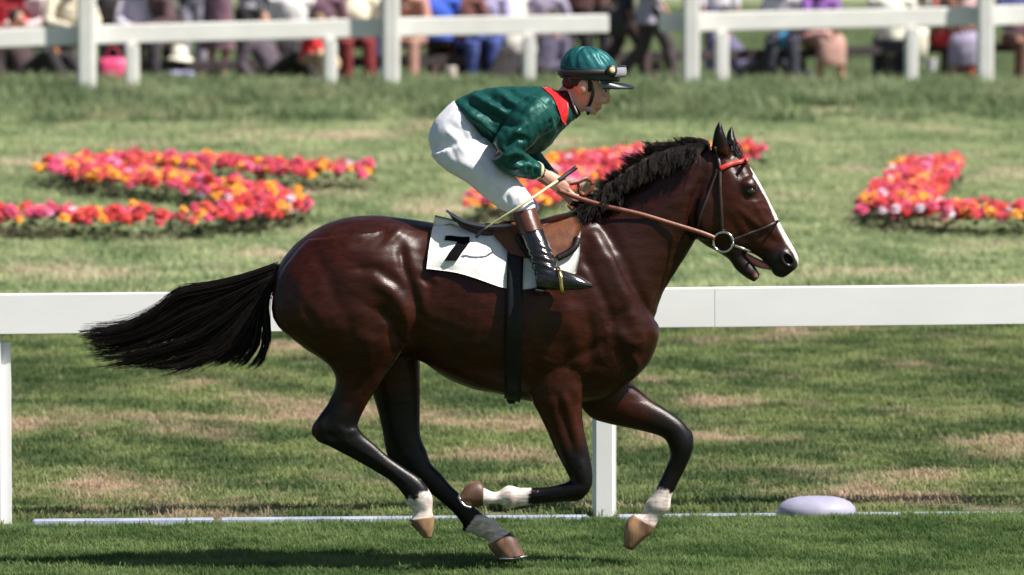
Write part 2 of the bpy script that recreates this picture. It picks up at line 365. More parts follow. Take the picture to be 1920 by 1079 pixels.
# ------------------------------------------------------------------ flower letters
m_leaf = mat('bedding foliage', (.020, .028, .011), .6, .3, 9, .2, 60, col2=(.022, .010, .008))
fl_cols = {'pink': (.66, .065, .17), 'rose': (.58, .035, .075), 'red': (.55, .018, .015), 'coral': (.64, .065, .045), 'yellow': (.85, .36, .010), 'white': (.70, .56, .64), 'pale': (.68, .18, .36)}
fl_mesh = {}
for k, cc in fl_cols.items():
    mm = mat(k+' petals', cc, .55, .18, 40, .1, 90, sheen=.2)
    for vv in range(2):
        r = np.random.default_rng(len(fl_mesh)); v = []; f = []
        for ring, (n, r0, r1, z0, z1) in enumerate(((7, .01, .062, .0, -.004), (6, .006, .042, .012, .026), (4, .002, .02, .02, .04))):
            for i in range(n):
                a = 6.2832*(i+.35*ring)/n+r.uniform(-.15, .15); w = r1*.62; R1 = r1*r.uniform(.85, 1.15); q = len(v); ca, sa = math.cos(a), math.sin(a)
                v += [(r0*ca, r0*sa, z0), (R1*.7*ca-w*sa, R1*.7*sa+w*ca, z1), (R1*ca, R1*sa, z1-.006), (R1*.7*ca+w*sa, R1*.7*sa-w*ca, z1)]
                f += [(q, q+3, q+2, q+1)]
        me = mesh_of(v, f, k+'_flower'); me.materials.append(mm); fl_mesh.setdefault(k, []).append(me)
keys = list(fl_cols); wts = [.32, .19, .15, .12, .13, .035, .055]
def flower_bed(strokes, width, label, nflow, seed):
    r = np.random.default_rng(seed); W_ = []
    for st in strokes:
        g = [G(u, v+18, 5, 31) for u, v in st]; W_.append(catmull([(a, b) for a, b, c in g], 8))
    segs = [(a, b) for w in W_ for a, b in zip(w[:-1], w[1:])]; Ls = np.array([np.linalg.norm(b-a) for a, b in segs]); cum = Ls/Ls.sum()
    allp = np.concatenate(W_); c = allp.mean(0); root = empty('flower_bed', (c[0], c[1], gz(c[1])), label, 'flower bed')
    def sample():
        a, b = segs[r.choice(len(segs), p=cum)]; t = r.uniform(); p = a+(b-a)*t; d = (b-a)/np.linalg.norm(b-a); n = np.array([-d[1], d[0]])
        o = r.uniform(-1, 1)*width/2; return p+n*o, abs(o)/(width/2)
    # leaves: a low mass of leaf-sized faces
    nl = int(Ls.sum()*width*520); v = []; f = []
    for i in range(nl):
        p, e = sample(); z = gz(p[1])+r.uniform(.0, .215-.04*e); a = r.uniform(0, 6.28); s = r.uniform(.03, .055); tl = r.uniform(-.6, .5)
        d = np.array([math.cos(a)*math.cos(tl), math.sin(a)*math.cos(tl), math.sin(tl)]); w = np.array([-math.sin(a), math.cos(a), r.uniform(-.4, .4)])*s*.55
        q = np.array([p[0], p[1], z]); n = len(v); v += [q, q+d*s*.6+w, q+d*s*1.3, q+d*s*.6-w]; f.append((n, n+1, n+2, n+3))
    o = link_mesh('foliage', mesh_of(v, f), m_leaf, root, False); o['kind'] = 'stuff'
    mbx = {}
    for i in range(int(nflow*2.8)):
        p, e = sample(); k = keys[r.choice(len(keys), p=wts)]
        # neighbouring plants share a colour
        hk = math.sin(p[0]*5.1+p[1]*1.7)+math.sin(p[0]*2.3-p[1]*2.9)
        if k not in ('yellow', 'white') and r.uniform() < .55: k = ('pink', 'coral', 'rose', 'red')[int((hk+2)*1.0) % 4]
        z = gz(p[1])+.225-.05*e*r.uniform(0, 1)+r.uniform(-.03, .03); me = fl_mesh[k][int(r.integers(2))]
        ro = Matrix.Rotation(r.uniform(0, 6.28), 4, 'Z') @ Matrix.Rotation(r.uniform(.1, .75), 4, 'X'); ro = Matrix.Rotation(r.uniform(-.8, .8), 4, 'Z') @ Matrix.Rotation(r.uniform(.2, .8), 4, 'X'); sc = r.uniform(.65, 1.05)
        if i < nflow:
            q = bpy.data.objects.new('flower', me); COL.objects.link(q); q.parent = root
            q.matrix_local = Matrix.Translation((p[0]-c[0], p[1]-c[1], z-gz(c[1]))) @ ro @ Matrix.Scale(sc, 4)
        else:
            key = k; M_ = Matrix.Translation((p[0], p[1], z-.02)) @ ro @ Matrix.Scale(sc*.85, 4); n = mbx.setdefault(key, ([], []))
            b0 = len(n[0]); n[0].extend([tuple(M_ @ x.co) for x in me.vertices]); n[1].extend([tuple(b0+j for j in pl.vertices) for pl in me.polygons])
    mr_ = MB(); mi = []; mats = []
    for k, (vv, fv) in mbx.items():
        mr_.add(vv, fv); mats.append(fl_mesh[k][0].materials[0]); mi += [len(mats)-1]*len(fv)
    me = mr_.mesh('blossoms'); o = link_mesh('blossoms', me, mats, root, False); me.polygons.foreach_set('material_index', mi); o['kind'] = 'stuff'
flower_bed([[(695, 341), (620, 342), (520, 339), (420, 332), (320, 326), (240, 322), (165, 325), (138, 335), (170, 344), (250, 356), (350, 368), (440, 381), (495, 396), (505, 412), (460, 424), (360, 431), (220, 433), (80, 429), (-60, 422)]], .62, 'S-shaped bed of pink, red and yellow flowers in the grass left of the rider', 300, 3)
flower_bed([[(1012, 330), (1120, 320), (1250, 312), (1425, 300)], [(930, 411), (985, 385), (1050, 355), (1150, 322)]], .52, 'T-shaped bed of pink and red flowers partly hidden behind the rider and the horse neck', 240, 4)
flower_bed([[(1748, 326), (1726, 352), (1700, 380), (1668, 408)], [(1650, 411), (1760, 421), (1860, 425), (2000, 428)]], .52, 'L-shaped bed of pink, yellow and white flowers at the right edge of the bank', 220, 5)
# ------------------------------------------------------------------ horse
torso = [(512, 540, 512, 580, .05, 0), (520, 503, 526, 617, .13, 0), (545, 467, 566, 645, .19, 0), (580, 437, 615, 668, .235, 0), (630, 413, 670, 680, .262, 0), (690, 404, 725, 672, .268, 0),
         (740, 407, 785, 676, .262, 0), (800, 416, 835, 708, .268, 0), (870, 428, 885, 729, .284, 0), (930, 430, 940, 740, .288, 0), (990, 418, 990, 752, .275, 0), (1040, 404, 1040, 757, .25, 0),
         (1085, 396, 1092, 754, .228, 0), (1125, 400, 1140, 746, .205, 0), (1155, 425, 1180, 718, .175, 0), (1180, 472, 1213, 686, .145, 0), (1198, 530, 1232, 646, .10, 0), (1208, 575, 1236, 612, .05, 0)]
neck = [(1072, 410, 1190, 640, .17, 0), (1100, 395, 1226, 598, .16, 0), (1130, 378, 1241, 555, .142, 0), (1165, 350, 1263, 518, .122, 0), (1203, 322, 1284, 485, .108, 0), (1247, 297, 1301, 455, .100, 0),
        (1292, 280, 1312, 430, .09, 0), (1332, 274, 1328, 395, .078, 0)]
head = [(1342, 270, 1322, 325, .055, 0), (1376, 284, 1302, 396, .088, 0), (1399, 303, 1300, 438, .106, 0), (1415, 326, 1318, 457, .108, 0), (1433, 358, 1343, 470, .094, 0),
        (1447, 386, 1372, 470, .074, 0), (1461, 414, 1396, 470, .060, 0), (1475, 442, 1424, 483, .055, 0), (1488, 464, 1441, 502, .058, 0), (1497, 484, 1452, 517, .053, 0), (1495, 502, 1468, 522, .036, 0)]
jaw = [(1352, 425, 1308, 450, .07, 0), (1377, 455, 1342, 471, .06, 0), (1393, 470, 1366, 487, .045, 0), (1407, 487, 1379, 506, .04, 0), (1417, 501, 1396, 520, .042, 0), (1426, 516, 1414, 530, .03, 0)]
def legs(lst, yc):
    return [(a, b, c, d, w, yc+(e if e else 0)) for a, b, c, d, w, *r in lst for e in [r[0] if r else 0]]
nh1 = legs([(575, 450, 735, 430, .10, .03), (520, 520, 766, 530, .125, .01), (512, 598, 773, 590, .14), (563, 648, 759, 640, .125), (612, 682, 742, 676, .10), (629, 712, 718, 713, .074), (617, 752, 692, 752, .057), (594, 786, 675, 786, .05), (585, 806, 667, 812, .047), (594, 828, 662, 838, .038)], -.14)
nh2 = legs([(590, 790, 655, 770, .04), (592, 824, 668, 794, .046), (618, 838, 682, 815, .042), (660, 860, 703, 833, .034), (702, 884, 731, 858, .030), (735, 905, 763, 880, .031), (757, 930, 790, 899, .037), (769, 949, 811, 931, .037), (774, 966, 811, 957, .029), (766, 979, 814, 972, .037), (770, 986, 812, 982, .03)], -.14)
fh1 = legs([(600, 520, 770, 540, .11, -.02), (640, 620, 784, 620, .115), (668, 670, 787, 665, .10), (690, 718, 788, 715, .076), (706, 765, 788, 766, .058), (717, 812, 788, 810, .05), (722, 840, 794, 832, .046), (738, 872, 802, 858, .04)], .13)
fh2 = legs([(722, 835, 770, 800, .035), (726, 856, 797, 838, .045), (748, 884, 808, 868, .04), (785, 910, 829, 890, .033), (815, 932, 847, 912, .031), (850, 962, 876, 938, .032), (872, 990, 904, 962, .038), (892, 1005, 927, 976, .034), (912, 1012, 941, 989, .028), (917, 1024, 959, 1002, .037), (922, 1028, 958, 1010, .03)], .13)
nf1 = legs([(985, 620, 1118, 600, .09, .05), (986, 690, 1100, 690, .09, .015), (996, 748, 1092, 745, .077), (1009, 775, 1092, 772, .064), (1025, 808, 1095, 803, .053), (1041, 845, 1105, 848, .045), (1058, 878, 1111, 882, .045), (1072, 906, 1111, 908, .042), (1083, 928, 1103, 926, .03)], -.13)
nf2 = legs([(1111, 900, 1100, 927, .03), (1092, 890, 1086, 940, .043), (1060, 905, 1052, 942, .036), (1030, 912, 1026, 944, .030), (1000, 914, 998, 947, .029), (972, 914, 972, 951, .033), (952, 910, 955, 954, .039), (930, 923, 933, 946, .028), (908, 915, 904, 949, .035), (898, 910, 894, 948, .03)], -.13)
ff1 = legs([(1150, 660, 1075, 745, .08, -.05), (1172, 705, 1105, 782, .085, -.01), (1196, 728, 1140, 795, .072), (1222, 750, 1178, 803, .058), (1254, 770, 1216, 812, .047), (1284, 794, 1244, 822, .044), (1300, 824, 1254, 839, .045), (1298, 848, 1256, 855, .040), (1285, 880, 1249, 874, .031), (1272, 905, 1237, 901, .029), (1259, 934, 1224, 926, .033), (1256, 955, 1211, 942, .039), (1237, 974, 1205, 961, .028), (1228, 990, 1187, 967, .036), (1222, 994, 1186, 974, .03)], .13)
ear1 = [(1334, 282, 1368, 296, .03, -.05), (1336, 260, 1366, 272, .034, -.055), (1339, 246, 1360, 254, .028, -.06), (1345, 233, 1354, 237, .016, -.062), (1349, 226, 1351, 227, .004, -.062)]
ear2 = [(1358, 282, 1388, 290, .03, .05), (1360, 262, 1384, 270, .034, .055), (1363, 250, 1378, 255, .026, .06), (1369, 240, 1375, 243, .012, .062), (1371, 236, 1373, 237, .004, .062)]
parts = [loft(torso, 4, 36, 2.15), loft(neck, 4, 28), loft(head, 4, 26, 2.3), loft(jaw, 4, 18)] + [loft(q, 4, 20) for q in (nh1, nh2, fh1, fh2, nf1, nf2, ff1)] + [loft(ear1, 3, 14), loft(ear2, 3, 14)]
# masses of muscle and bone: (u, v, Y, ru px, rv px, rY m)
def lump(u, v, Y, ru, rv, ry, rot=0):
    c = P(u, v, Y); return ellip(c, (ru/420, ry, rv/420), 18, Matrix.Rotation(math.radians(-rot), 3, 'Y'))
parts += [lump(1398, 352, -.070, 24, 19, .032, 40), lump(1398, 352, .070, 24, 19, .032, 40), lump(1330, 400, -.066, 36, 52, .04, -10), lump(1330, 400, .066, 36, 52, .04, -10),
          lump(1472, 486, -.035, 18, 16, .03, 40), lump(1472, 486, .035, 18, 16, .03, 40), lump(600, 802, -.14, 15, 22, .026, -30), lump(768, 943, -.14, 8, 7, .018), lump(874, 992, .13, 8, 7, .018), lump(955, 948, -.13, 8, 8, .018), lump(1216, 946, .13, 8, 7, .018), lump(1284, 826, .13, 17, 24, .032, -10), lump(1092, 888, -.13, 19, 26, .036)]
HM = blob(parts, .0066, 7)
V = verts(HM); Nn = normals(HM)
# sculpt: strokes along muscle lines, (points, width px, height m); on the torso they are the same on both flanks
D = np.zeros(len(V)); U_ = proj(V)
mir = V.copy(); mir[:, 1] = -np.abs(mir[:, 1]); UM = proj(mir)
strokes = [
    ([(1095, 440), (1140, 510), (1175, 590)], 48, .022), ([(1062, 545), (1060, 650)], 52, .026), ([(590, 490), (650, 545), (690, 610)], 75, .026), ([(730, 438), (745, 452)], 24, .016), ([(1186, 600), (1192, 665)], 34, .022),
    ([(740, 560), (752, 640)], 26, .018), ([(1290, 330), (1200, 420)], 50, .010), ([(1240, 600), (1236, 640)], 14, .006), ([(850, 470), (1000, 470)], 60, .008), ([(860, 650), (960, 680)], 60, .010),
    ([(812, 470), (840, 560), (830, 640)], 34, -.010), ([(1085, 405), (1130, 400)], 20, .008),
    ([(722, 428), (744, 432), (758, 446)], 13, .012), ([(752, 462), (757, 500), (771, 540), (783, 590), (778, 640)], 9, -.022), ([(775, 452), (800, 490), (806, 540)], 20, -.012),
    ([(700, 525), (735, 548), (758, 578), (766, 604), (757, 640)], 11, .015), ([(660, 505), (705, 505), (742, 528), (762, 552)], 9, -.012), ([(705, 570), (735, 600), (744, 640)], 10, -.010),
    ([(590, 470), (622, 540), (648, 600), (660, 650)], 13, -.010), ([(640, 460), (690, 470), (730, 500)], 22, .010), ([(552, 500), (572, 570), (610, 640)], 16, .008),
    ([(742, 642), (748, 660), (735, 684)], 8, .010), ([(712, 700), (690, 730), (672, 770)], 7, .007), ([(690, 700), (668, 735), (650, 770)], 7, -.008), ([(622, 735), (608, 765), (594, 795)], 6, .006), ([(634, 740), (622, 770), (612, 795)], 6, -.007),
    ([(790, 520), (808, 536), (800, 560)], 7, -.008), ([(805, 515), (826, 530)], 6, .006),
    ([(1105, 430), (1140, 490), (1172, 560), (1188, 610)], 12, .014), ([(1130, 420), (1168, 490), (1200, 560), (1212, 600)], 12, -.015), ([(1090, 470), (1118, 530), (1140, 580), (1150, 630)], 9, -.012),
    ([(1040, 560), (1020, 610), (1005, 670), (1000, 715)], 12, -.014), ([(1050, 680), (1085, 668), (1118, 650), (1140, 640)], 9, -.010), ([(1062, 585), (1080, 640), (1085, 700)], 13, .008), ([(1100, 580), (1110, 640), (1105, 690)], 9, -.010),
    ([(1152, 622), (1176, 640), (1196, 648)], 10, .012), ([(1158, 660), (1178, 690), (1176, 712)], 8, -.014), ([(1180, 660), (1192, 680), (1188, 705)], 7, .012), ([(1205, 600), (1215, 640), (1205, 680)], 8, -.008), ([(1190, 570), (1160, 590), (1145, 610)], 8, -.007),
    ([(1300, 420), (1272, 470), (1240, 540), (1222, 590)], 9, -.011), ([(1280, 410), (1248, 460), (1212, 520), (1200, 560)], 13, .007), ([(1180, 400), (1232, 360), (1290, 325)], 16, -.008), ([(1200, 430), (1260, 380), (1300, 350)], 14, .006),
    ([(1322, 330), (1302, 370), (1296, 410), (1304, 446)], 8, -.022), ([(1326, 345), (1312, 400), (1322, 446)], 9, .008), ([(1385, 392), (1410, 414), (1434, 432)], 6, .007), ([(1390, 405), (1412, 430), (1432, 446)], 7, -.006), ([(1372, 300), (1380, 318), (1390, 330)], 8, -.010),
    ([(1360, 400), (1385, 440), (1400, 460)], 8, -.006), ([(1415, 380), (1436, 420), (1452, 450)], 5, .004), ([(1426, 420), (1446, 446), (1462, 462)], 7, -.006), ([(1388, 342), (1405, 346), (1418, 354)], 5, .006), ([(1386, 366), (1402, 374), (1420, 372)], 5, -.006),
    ([(1055, 735), (1072, 780), (1090, 845)], 7, .007), ([(1043, 740), (1058, 790), (1076, 850)], 5, -.008), ([(1072, 728), (1088, 740)], 8, .008), ([(1030, 760), (1046, 810), (1060, 850)], 7, .005),
    ([(1180, 735), (1215, 765), (1250, 790)], 6, -.006), ([(1160, 760), (1200, 785)], 6, .005),
    ([(640, 836), (700, 868), (756, 912)], 4, -.006), ([(1020, 929), (1060, 925)], 4, -.005), ([(1262, 860), (1244, 920)], 4, -.005), ([(640, 815), (652, 835)], 7, .005),
    ([(672, 842), (720, 872), (768, 910)], 4, .004), ([(655, 852), (705, 882), (750, 918)], 3, -.005), ([(632, 800), (648, 812), (668, 808)], 6, .007), ([(612, 812), (628, 822)], 5, -.006), ([(600, 790), (606, 806)], 5, .005),
    ([(1085, 862), (1092, 880), (1088, 898)], 7, .006), ([(1066, 880), (1074, 900)], 5, -.006), ([(1045, 918), (1000, 922), (975, 922)], 3.5, .004), ([(1050, 932), (1000, 936), (975, 940)], 3, -.004), ([(958, 918), (957, 946)], 6, .006), ([(935, 930), (915, 930)], 5, -.005),
    ([(1284, 818), (1280, 838), (1270, 856)], 7, .006), ([(1262, 838), (1256, 860)], 4, -.006), ([(1276, 870), (1256, 925)], 4, .004), ([(1238, 945), (1230, 955)], 8, .006), ([(1218, 960), (1205, 972)], 5, -.005), ([(780, 926), (776, 942)], 7, .006), ([(792, 955), (792, 966)], 6, -.005), ([(892, 975), (884, 985)], 6, .005), ([(920, 990), (934, 1002)], 5, -.004),
    ([(768, 800), (775, 850), (820, 905), (860, 945)], 4, .004), ([(745, 820), (770, 870), (840, 930)], 4, -.005),
    ([(1100, 460), (1080, 500), (1075, 540)], 14, -.010), ([(1150, 470), (1160, 500)], 12, .008), ([(640, 620), (700, 640), (735, 655)], 14, .009), ([(560, 560), (600, 620), (640, 670)], 9, -.008)]
for k in range(26):     # veins and fine folds of skin over shoulder, belly, thigh and head
    r_ = np.random.default_rng(100+k); bx, by = [(1150, 640), (870, 680), (700, 640), (1420, 410), (1110, 700), (1000, 640)][k % 6]; p0 = np.array([bx, by])+r_.normal(0, (26, 22)); dr = r_.normal(0, 1, 2); pts_ = [tuple(p0)]
    for q in range(3): dr = dr+r_.normal(0, .5, 2); p0 = p0+dr/np.linalg.norm(dr)*r_.uniform(12, 22); pts_.append(tuple(p0))
    strokes.append((pts_, 2.6, .0022))
for x in np.arange(812, 965, 24):
    strokes.append(([(x+20, 560), (x+8, 620), (x, 680)], 8, .0011)); strokes.append(([(x+32, 560), (x+20, 620), (x+12, 690)], 7, -.0011))
near = V[:, 1] < .02
legz = U_[:, 1] > 700
for pl, w, h in strokes:
    cen = np.mean(pl, 0); islegs = cen[1] > 690
    Q = U_ if islegs else UM
    d, t = seg_dist(Q, pl); L_ = len(pl)-1
    fade = np.clip(np.minimum(t+.25, L_-t+.25)*1.6, .25, 1)
    g = (.72 if w > 4.5 else .6)*h*np.exp(-(d/(w*1.12))**2)*fade*np.clip(np.abs(Nn[:, 1])*1.5, 0, 1)
    if islegs: g = g*near
    D += g
D += .0012*vnoise(V, 55, 3)*(V[:, 2] > .75)
V = V+Nn*D[:, None]
# nostrils
for s in (-1, 1):
    c = P(1477, 487, -.058*1); c[1] = s*.058
    q = np.abs(V[:, 1]-c[1]) < .06; dd = proj(np.stack([V[:, 0], -np.abs(V[:, 1]), V[:, 2]], 1))-np.array([1477, 487.]); ca, sa = math.cos(.9), math.sin(.9)
    e = np.hypot((dd[:, 0]*ca+dd[:, 1]*sa)/11, (-dd[:, 0]*sa+dd[:, 1]*ca)/7)
    m = q & (np.sign(V[:, 1]) == s); V[m, 1] -= s*.026*np.exp(-(e[m]/.8)**4); V[m, 1] += s*.006*np.exp(-((e[m]-1.35)/.35)**2)
setv(HM, V)
tmp = bpy.data.objects.new('t', HM); COL.objects.link(tmp); sm = tmp.modifiers.new('s', 'SMOOTH'); sm.iterations = 2; sm.factor = .5
dg = bpy.context.evaluated_depsgraph_get(); dg.update(); H2 = bpy.data.meshes.new_from_object(tmp.evaluated_get(dg)); bpy.data.objects.remove(tmp); HM = H2
V = verts(HM); U_ = proj(V)
BV = BVHTree.FromPolygons([tuple(a) for a in V], [tuple(p.vertices) for p in HM.polygons])
# coat colours: bay body, black points, white pasterns and blaze
C = np.tile([.031, .0056, .0018], (len(V), 1))
nz3 = vnoise(V, 75, 15)+.5*vnoise(V, 190, 16); nz1 = vnoise(V, 9, 5); nz2 = vnoise(V, 40, 8)
C *= (1+.22*nz1+.12*nz2)[:, None]
black = np.array([.004, .003, .0035])
def blend(C, c, a): return C*(1-a[:, None])+np.asarray(c)*a[:, None]
def sstep(x, a, b): t = np.clip((x-a)/(b-a), 0, 1); return t*t*(3-2*t)
# redder belly, flanks and thighs, darker top line and neck
C = blend(C, [.021, .0046, .0026], .75*sstep(U_[:, 0], 1060, 1170)*(U_[:, 1] < 720)*(U_[:, 0] < 1330))
C = blend(C, [.020, .0046, .0022], .6*sstep(V[:, 2], 1.48, 1.60)*(U_[:, 0] < 1000))
Bk = np.zeros(len(V)); Wh = np.zeros(len(V))
def leg(pl, kb0, kb1, kw, ys, jag=.16):
    global Bk, Wh
    pl3 = [P(u, v, ys) for u, v in pl]; d, t = seg_dist(V, pl3); m = d < .105+.10*np.clip(1.3-t, 0, 1)*0
    Bk = np.where(m, np.maximum(Bk, sstep(t, kb0, kb1)), Bk); Wh = np.where(m, np.maximum(Wh, sstep(t+jag*nz3, kw, kw+.12)), Wh)
leg([(690, 690), (640, 790), (640, 822), (715, 870), (772, 922), (792, 970), (795, 990)], .3, 1.0, 4.05, -.14)
leg([(745, 690), (750, 800), (770, 858), (830, 920), (882, 972), (905, 992), (945, 1018)], .0, .8, 4.12, .13)
leg([(1040, 700), (1072, 830), (1085, 910), (1052, 924), (985, 931), (945, 934), (890, 930)], .75, 1.35, 3.82, -.13)
leg([(1140, 745), (1245, 798), (1276, 840), (1262, 880), (1244, 922), (1228, 955), (1200, 985)], .50, 1.05, 3.9, .13)
C = blend(C, black, Bk); C = blend(C, [.70, .63, .58], Wh); C = blend(C, [.46, .30, .27], Wh*sstep(nz3, .1, 1.0)*.65)
# muzzle dark, ear rims, blaze
mz = sstep(np.hypot(U_[:, 0]-1470, U_[:, 1]-505), 52, 26)*(U_[:, 0] > 1380); C = blend(C, [.012, .009, .010], mz*.9)
mz = ((U_[:, 1] > 480) & (U_[:, 0] > 1360) & (U_[:, 0] < 1432))*1.0; C = blend(C, [.02, .013, .014], mz*.85)
C = blend(C, [.20, .10, .085], sstep(np.hypot(U_[:, 0]-1421, U_[:, 1]-519), 11, 5))
ey = np.exp(-(np.hypot((U_[:, 0]-1404)/17, (U_[:, 1]-358)/13))**4)*(V[:, 2] > 1.5); C = blend(C, black, ey*.9)
er = (U_[:, 1] < 276)*(U_[:, 0] > 1330)*1.0; C = blend(C, black, er*.8)
prof = [(1408, 318), (1418, 336), (1433, 361), (1447, 388), (1461, 416), (1475, 445), (1487, 468), (1493, 482)]
pd, pt = seg_dist(np.stack([V[:, 0], V[:, 2]], 1), [P(u, v, 0)[[0, 2]] for u, v in prof])
bw = .030+.008*np.sin(pt*1.7)-.02*(pt < .5)
C = blend(C, [.74, .68, .64], sstep(np.abs(V[:, 1]+.012)+pd*.9+.004*nz2, bw+.012, bw)*(pd < .06))
nos = np.exp(-(np.hypot((U_[:, 0]-1477)/9, (U_[:, 1]-487)/9))**4)*(U_[:, 0] > 1400); C = blend(C, [.012, .006, .006], nos)
set_attr(HM, 'coat', C)
m_coat = mat('bay coat', (1, 1, 1), .35, .34, 11, .22, 110, (1, 1, 3.2), spec=.30, coat=0, attr='coat', bdist=.004, croug=.2)
horse = link_mesh('horse', HM, m_coat); rebase(horse, (P(870, 600)[0], 0, 0))
tag(horse, 'glossy dark bay racehorse with white pasterns cantering to the right', 'horse')
for m in HM.polygons: pass
# hooves
m_hoof = mat('hoof horn', (.34, .20, .11), .5, .35, 10, .4, 60, (1, 1, .35), col2=(.10, .05, .032))
for q, yc in (([(768, 975, 815, 967, .040), (770, 983, 814, 978, .043), (782, 995, 812, 993, .042), (793, 1008, 809, 1009, .030)], -.14),
              ([(914, 1021, 957, 998, .040), (919, 1031, 966, 1007, .045), (928, 1040, 976, 1026, .05), (934, 1046, 985, 1043, .052)], .13),
              ([(907, 910, 906, 949, .038), (898, 903, 896, 950, .043), (878, 906, 884, 952, .048), (862, 930, 868, 946, .04)], -.13),
              ([(1229, 988, 1187, 965, .040), (1221, 1001, 1176, 976, .044), (1206, 1013, 1170, 992, .046), (1186, 1032, 1169, 1025, .035)], .13)):
    v, f = loft([(*a, yc) for a in q], 3, 20); link_mesh('hoof', mesh_of(v, f), m_hoof, horse)
# racing plates: thin light metal rim on the two visible soles
m_plate = mat('worn aluminium', (.55, .55, .56), .35, .1, 30, .1, 60, metal=1)
def plateP(pts): v, f = tube(pts, .0055, 6); return v, f
v, f = plateP([P(936, 1048, .09), P(960, 1048, .082), P(983, 1044, .11), P(985, 1044, .15), P(960, 1048, .178), P(938, 1048, .17)]); link_mesh('horse_shoe', mesh_of(v, f), m_plate, horse)
v, f = plateP([P(884, 952, -.17), P(870, 948, -.17), P(861, 933, -.155), P(862, 930, -.12), P(869, 944, -.09), P(883, 950, -.09)]); link_mesh('horse_shoe', mesh_of(v, f), m_plate, horse)
# eye, tongue
m_eye = mat('wet dark eye', (.012, .007, .005), .06, .1, 20, 0, spec=.8, coat=1, croug=.03)
for s in (-1, 1):
    h = BV.ray_cast(Vector((P(1405, 357)[0], s*3, P(1405, 357)[2])), Vector((0, -s, 0)))
    yy = h[0].y if h[0] is not None else s*.09
    v, f = ellip((P(1405, 357)[0], yy-s*.010, P(1405, 357)[2]), (.021, .018, .016), 16); link_mesh('eye', mesh_of(v, f), m_eye, horse)
m_tong = mat('pink tongue', (.42, .13, .12), .35, .15, 20, .2, 80, spec=.6)
v, f = loft([(1398, 473, 1396, 482, .02, 0), (1415, 482, 1409, 496, .026, 0), (1430, 489, 1424, 503, .026, 0), (1443, 494, 1438, 506, .022, 0), (1450, 499, 1446, 507, .012, 0)], 3, 14); link_mesh('tongue', mesh_of(v, f), m_tong, horse)
# hair
m_hair = mat('black horse hair', (.006, .0045, .0045), .45, .3, 40, 0, spec=.28, col2=(.016, .008, .005))
def strands(curves, rad, n=3):
    v = []; f = []
    for pts in curves:
        L_ = len(pts); b = len(v)
        for i, p in enumerate(pts):
            t = pts[min(i+1, L_-1)]-pts[max(i-1, 0)]; t = t/(np.linalg.norm(t)+1e-9); x = np.cross(t, [.2, .95, .2]); x /= (np.linalg.norm(x)+1e-9); y = np.cross(t, x)
            r = rad*(1-.75*i/(L_-1))
            for k in range(n): a = 6.2832*k/n; v.append(p+(x*math.cos(a)+y*math.sin(a))*r)
        for i in range(L_-1):
            for k in range(n): f.append((b+i*n+k, b+i*n+(k+1) % n, b+(i+1)*n+(k+1) % n, b+(i+1)*n+k))
    return v, f
guides = [[(520, 500), (454, 522), (396, 535), (340, 543), (300, 575), (240, 606), (158, 617)],
          [(518, 505), (454, 528), (396, 545), (345, 560), (300, 590), (230, 622), (155, 628)],
          [(516, 512), (455, 540), (400, 562), (350, 585), (290, 618), (230, 640), (158, 645)],
          [(514, 518), (462, 552), (410, 585), (350, 615), (290, 640), (225, 658), (165, 662)],
          [(512, 522), (466, 560), (420, 600), (360, 638), (300, 655), (230, 672), (172, 680)],
          [(511, 526), (470, 568), (432, 610), (385, 645), (330, 660), (280, 672), (222, 681)],
          [(510, 530), (474, 572), (442, 615), (405, 652), (370, 670), (330, 686), (285, 686)],
          [(509, 534), (478, 578), (455, 620), (428, 652), (400, 668), (365, 682), (325, 691)],
          [(508, 537), (482, 575), (466, 615), (452, 640), (436, 656), (412, 670), (380, 682)],
          [(507, 540), (488, 575), (478, 612), (470, 645), (458, 664), (445, 676), (432, 684)],
          [(506, 542), (494, 575), (490, 612), (486, 640), (478, 660), (466, 678), (452, 690)],
          [(505, 543), (502, 575), (506, 610), (507, 640), (501, 662), (494, 680), (478, 692)]]
gw = np.array(guides, float); curves = []
for lk in range(170):
    a = min(rng.beta(.8, 1.75)*10.4, 8.3) if lk > 26 else rng.choice([8.4, 8.9, 9.4, 9.9, 10.35, 10.8])+rng.uniform(-.05, .05)
    k = int(a); w = a-k; g = gw[k]*(1-w)+gw[min(k+1, 11)]*w; tt = np.linspace(0, 1, 7)
    lo = rng.normal(0, 3, 2); lw = np.stack([np.cumsum(rng.normal(0, 2.2, 7)), np.cumsum(rng.normal(0, 2.6, 7))], 1)*tt[:, None]**.6*.8; ly = rng.normal(0, .03)*np.linspace(.4, 1.7, 7); ph = rng.uniform(0, 6.28); wv = rng.uniform(1.0, 4.2)
    lw[:, 1] += wv*np.sin(tt*rng.uniform(4, 8)+ph)*tt; ln = rng.uniform(.92, 1.0)
    for st in range(int(rng.integers(10, 26))):
        o = rng.normal(0, 1, 3); sp = (3.6-2.0*tt**2)[:, None] if rng.uniform() > .12 else (4+9*tt)[:, None]
        sp = sp*(1 if lk > 26 else .5)
        gg = catmull(np.concatenate([g+lo*(.6 if lk > 26 else .25)+lw*(1 if lk > 26 else .5)+o[:2]*sp*[1, .9]+rng.normal(0, .7, (7, 2))*tt[:, None], (ly+o[2]*.010)[:, None]], 1), 3)
        gg = gg[:max(6, int(len(gg)*min(1, ln*rng.uniform(.9, 1.05))))]; curves.append([P(u, v, Y) for u, v, Y in gg])
v, f = strands(curves, .0021); tail = link_mesh('tail', mesh_of(v, f), m_hair, horse)
v, f = loft([(526, 497, 510, 545, .045, 0), (495, 510, 484, 545, .04, 0), (455, 530, 446, 566, .03, 0), (410, 548, 404, 588, .024, 0), (370, 566, 362, 600, .016, 0), (330, 592, 326, 612, .006, 0)], 3, 14)
link_mesh('tail_dock', mesh_of(v, f), m_hair, horse)
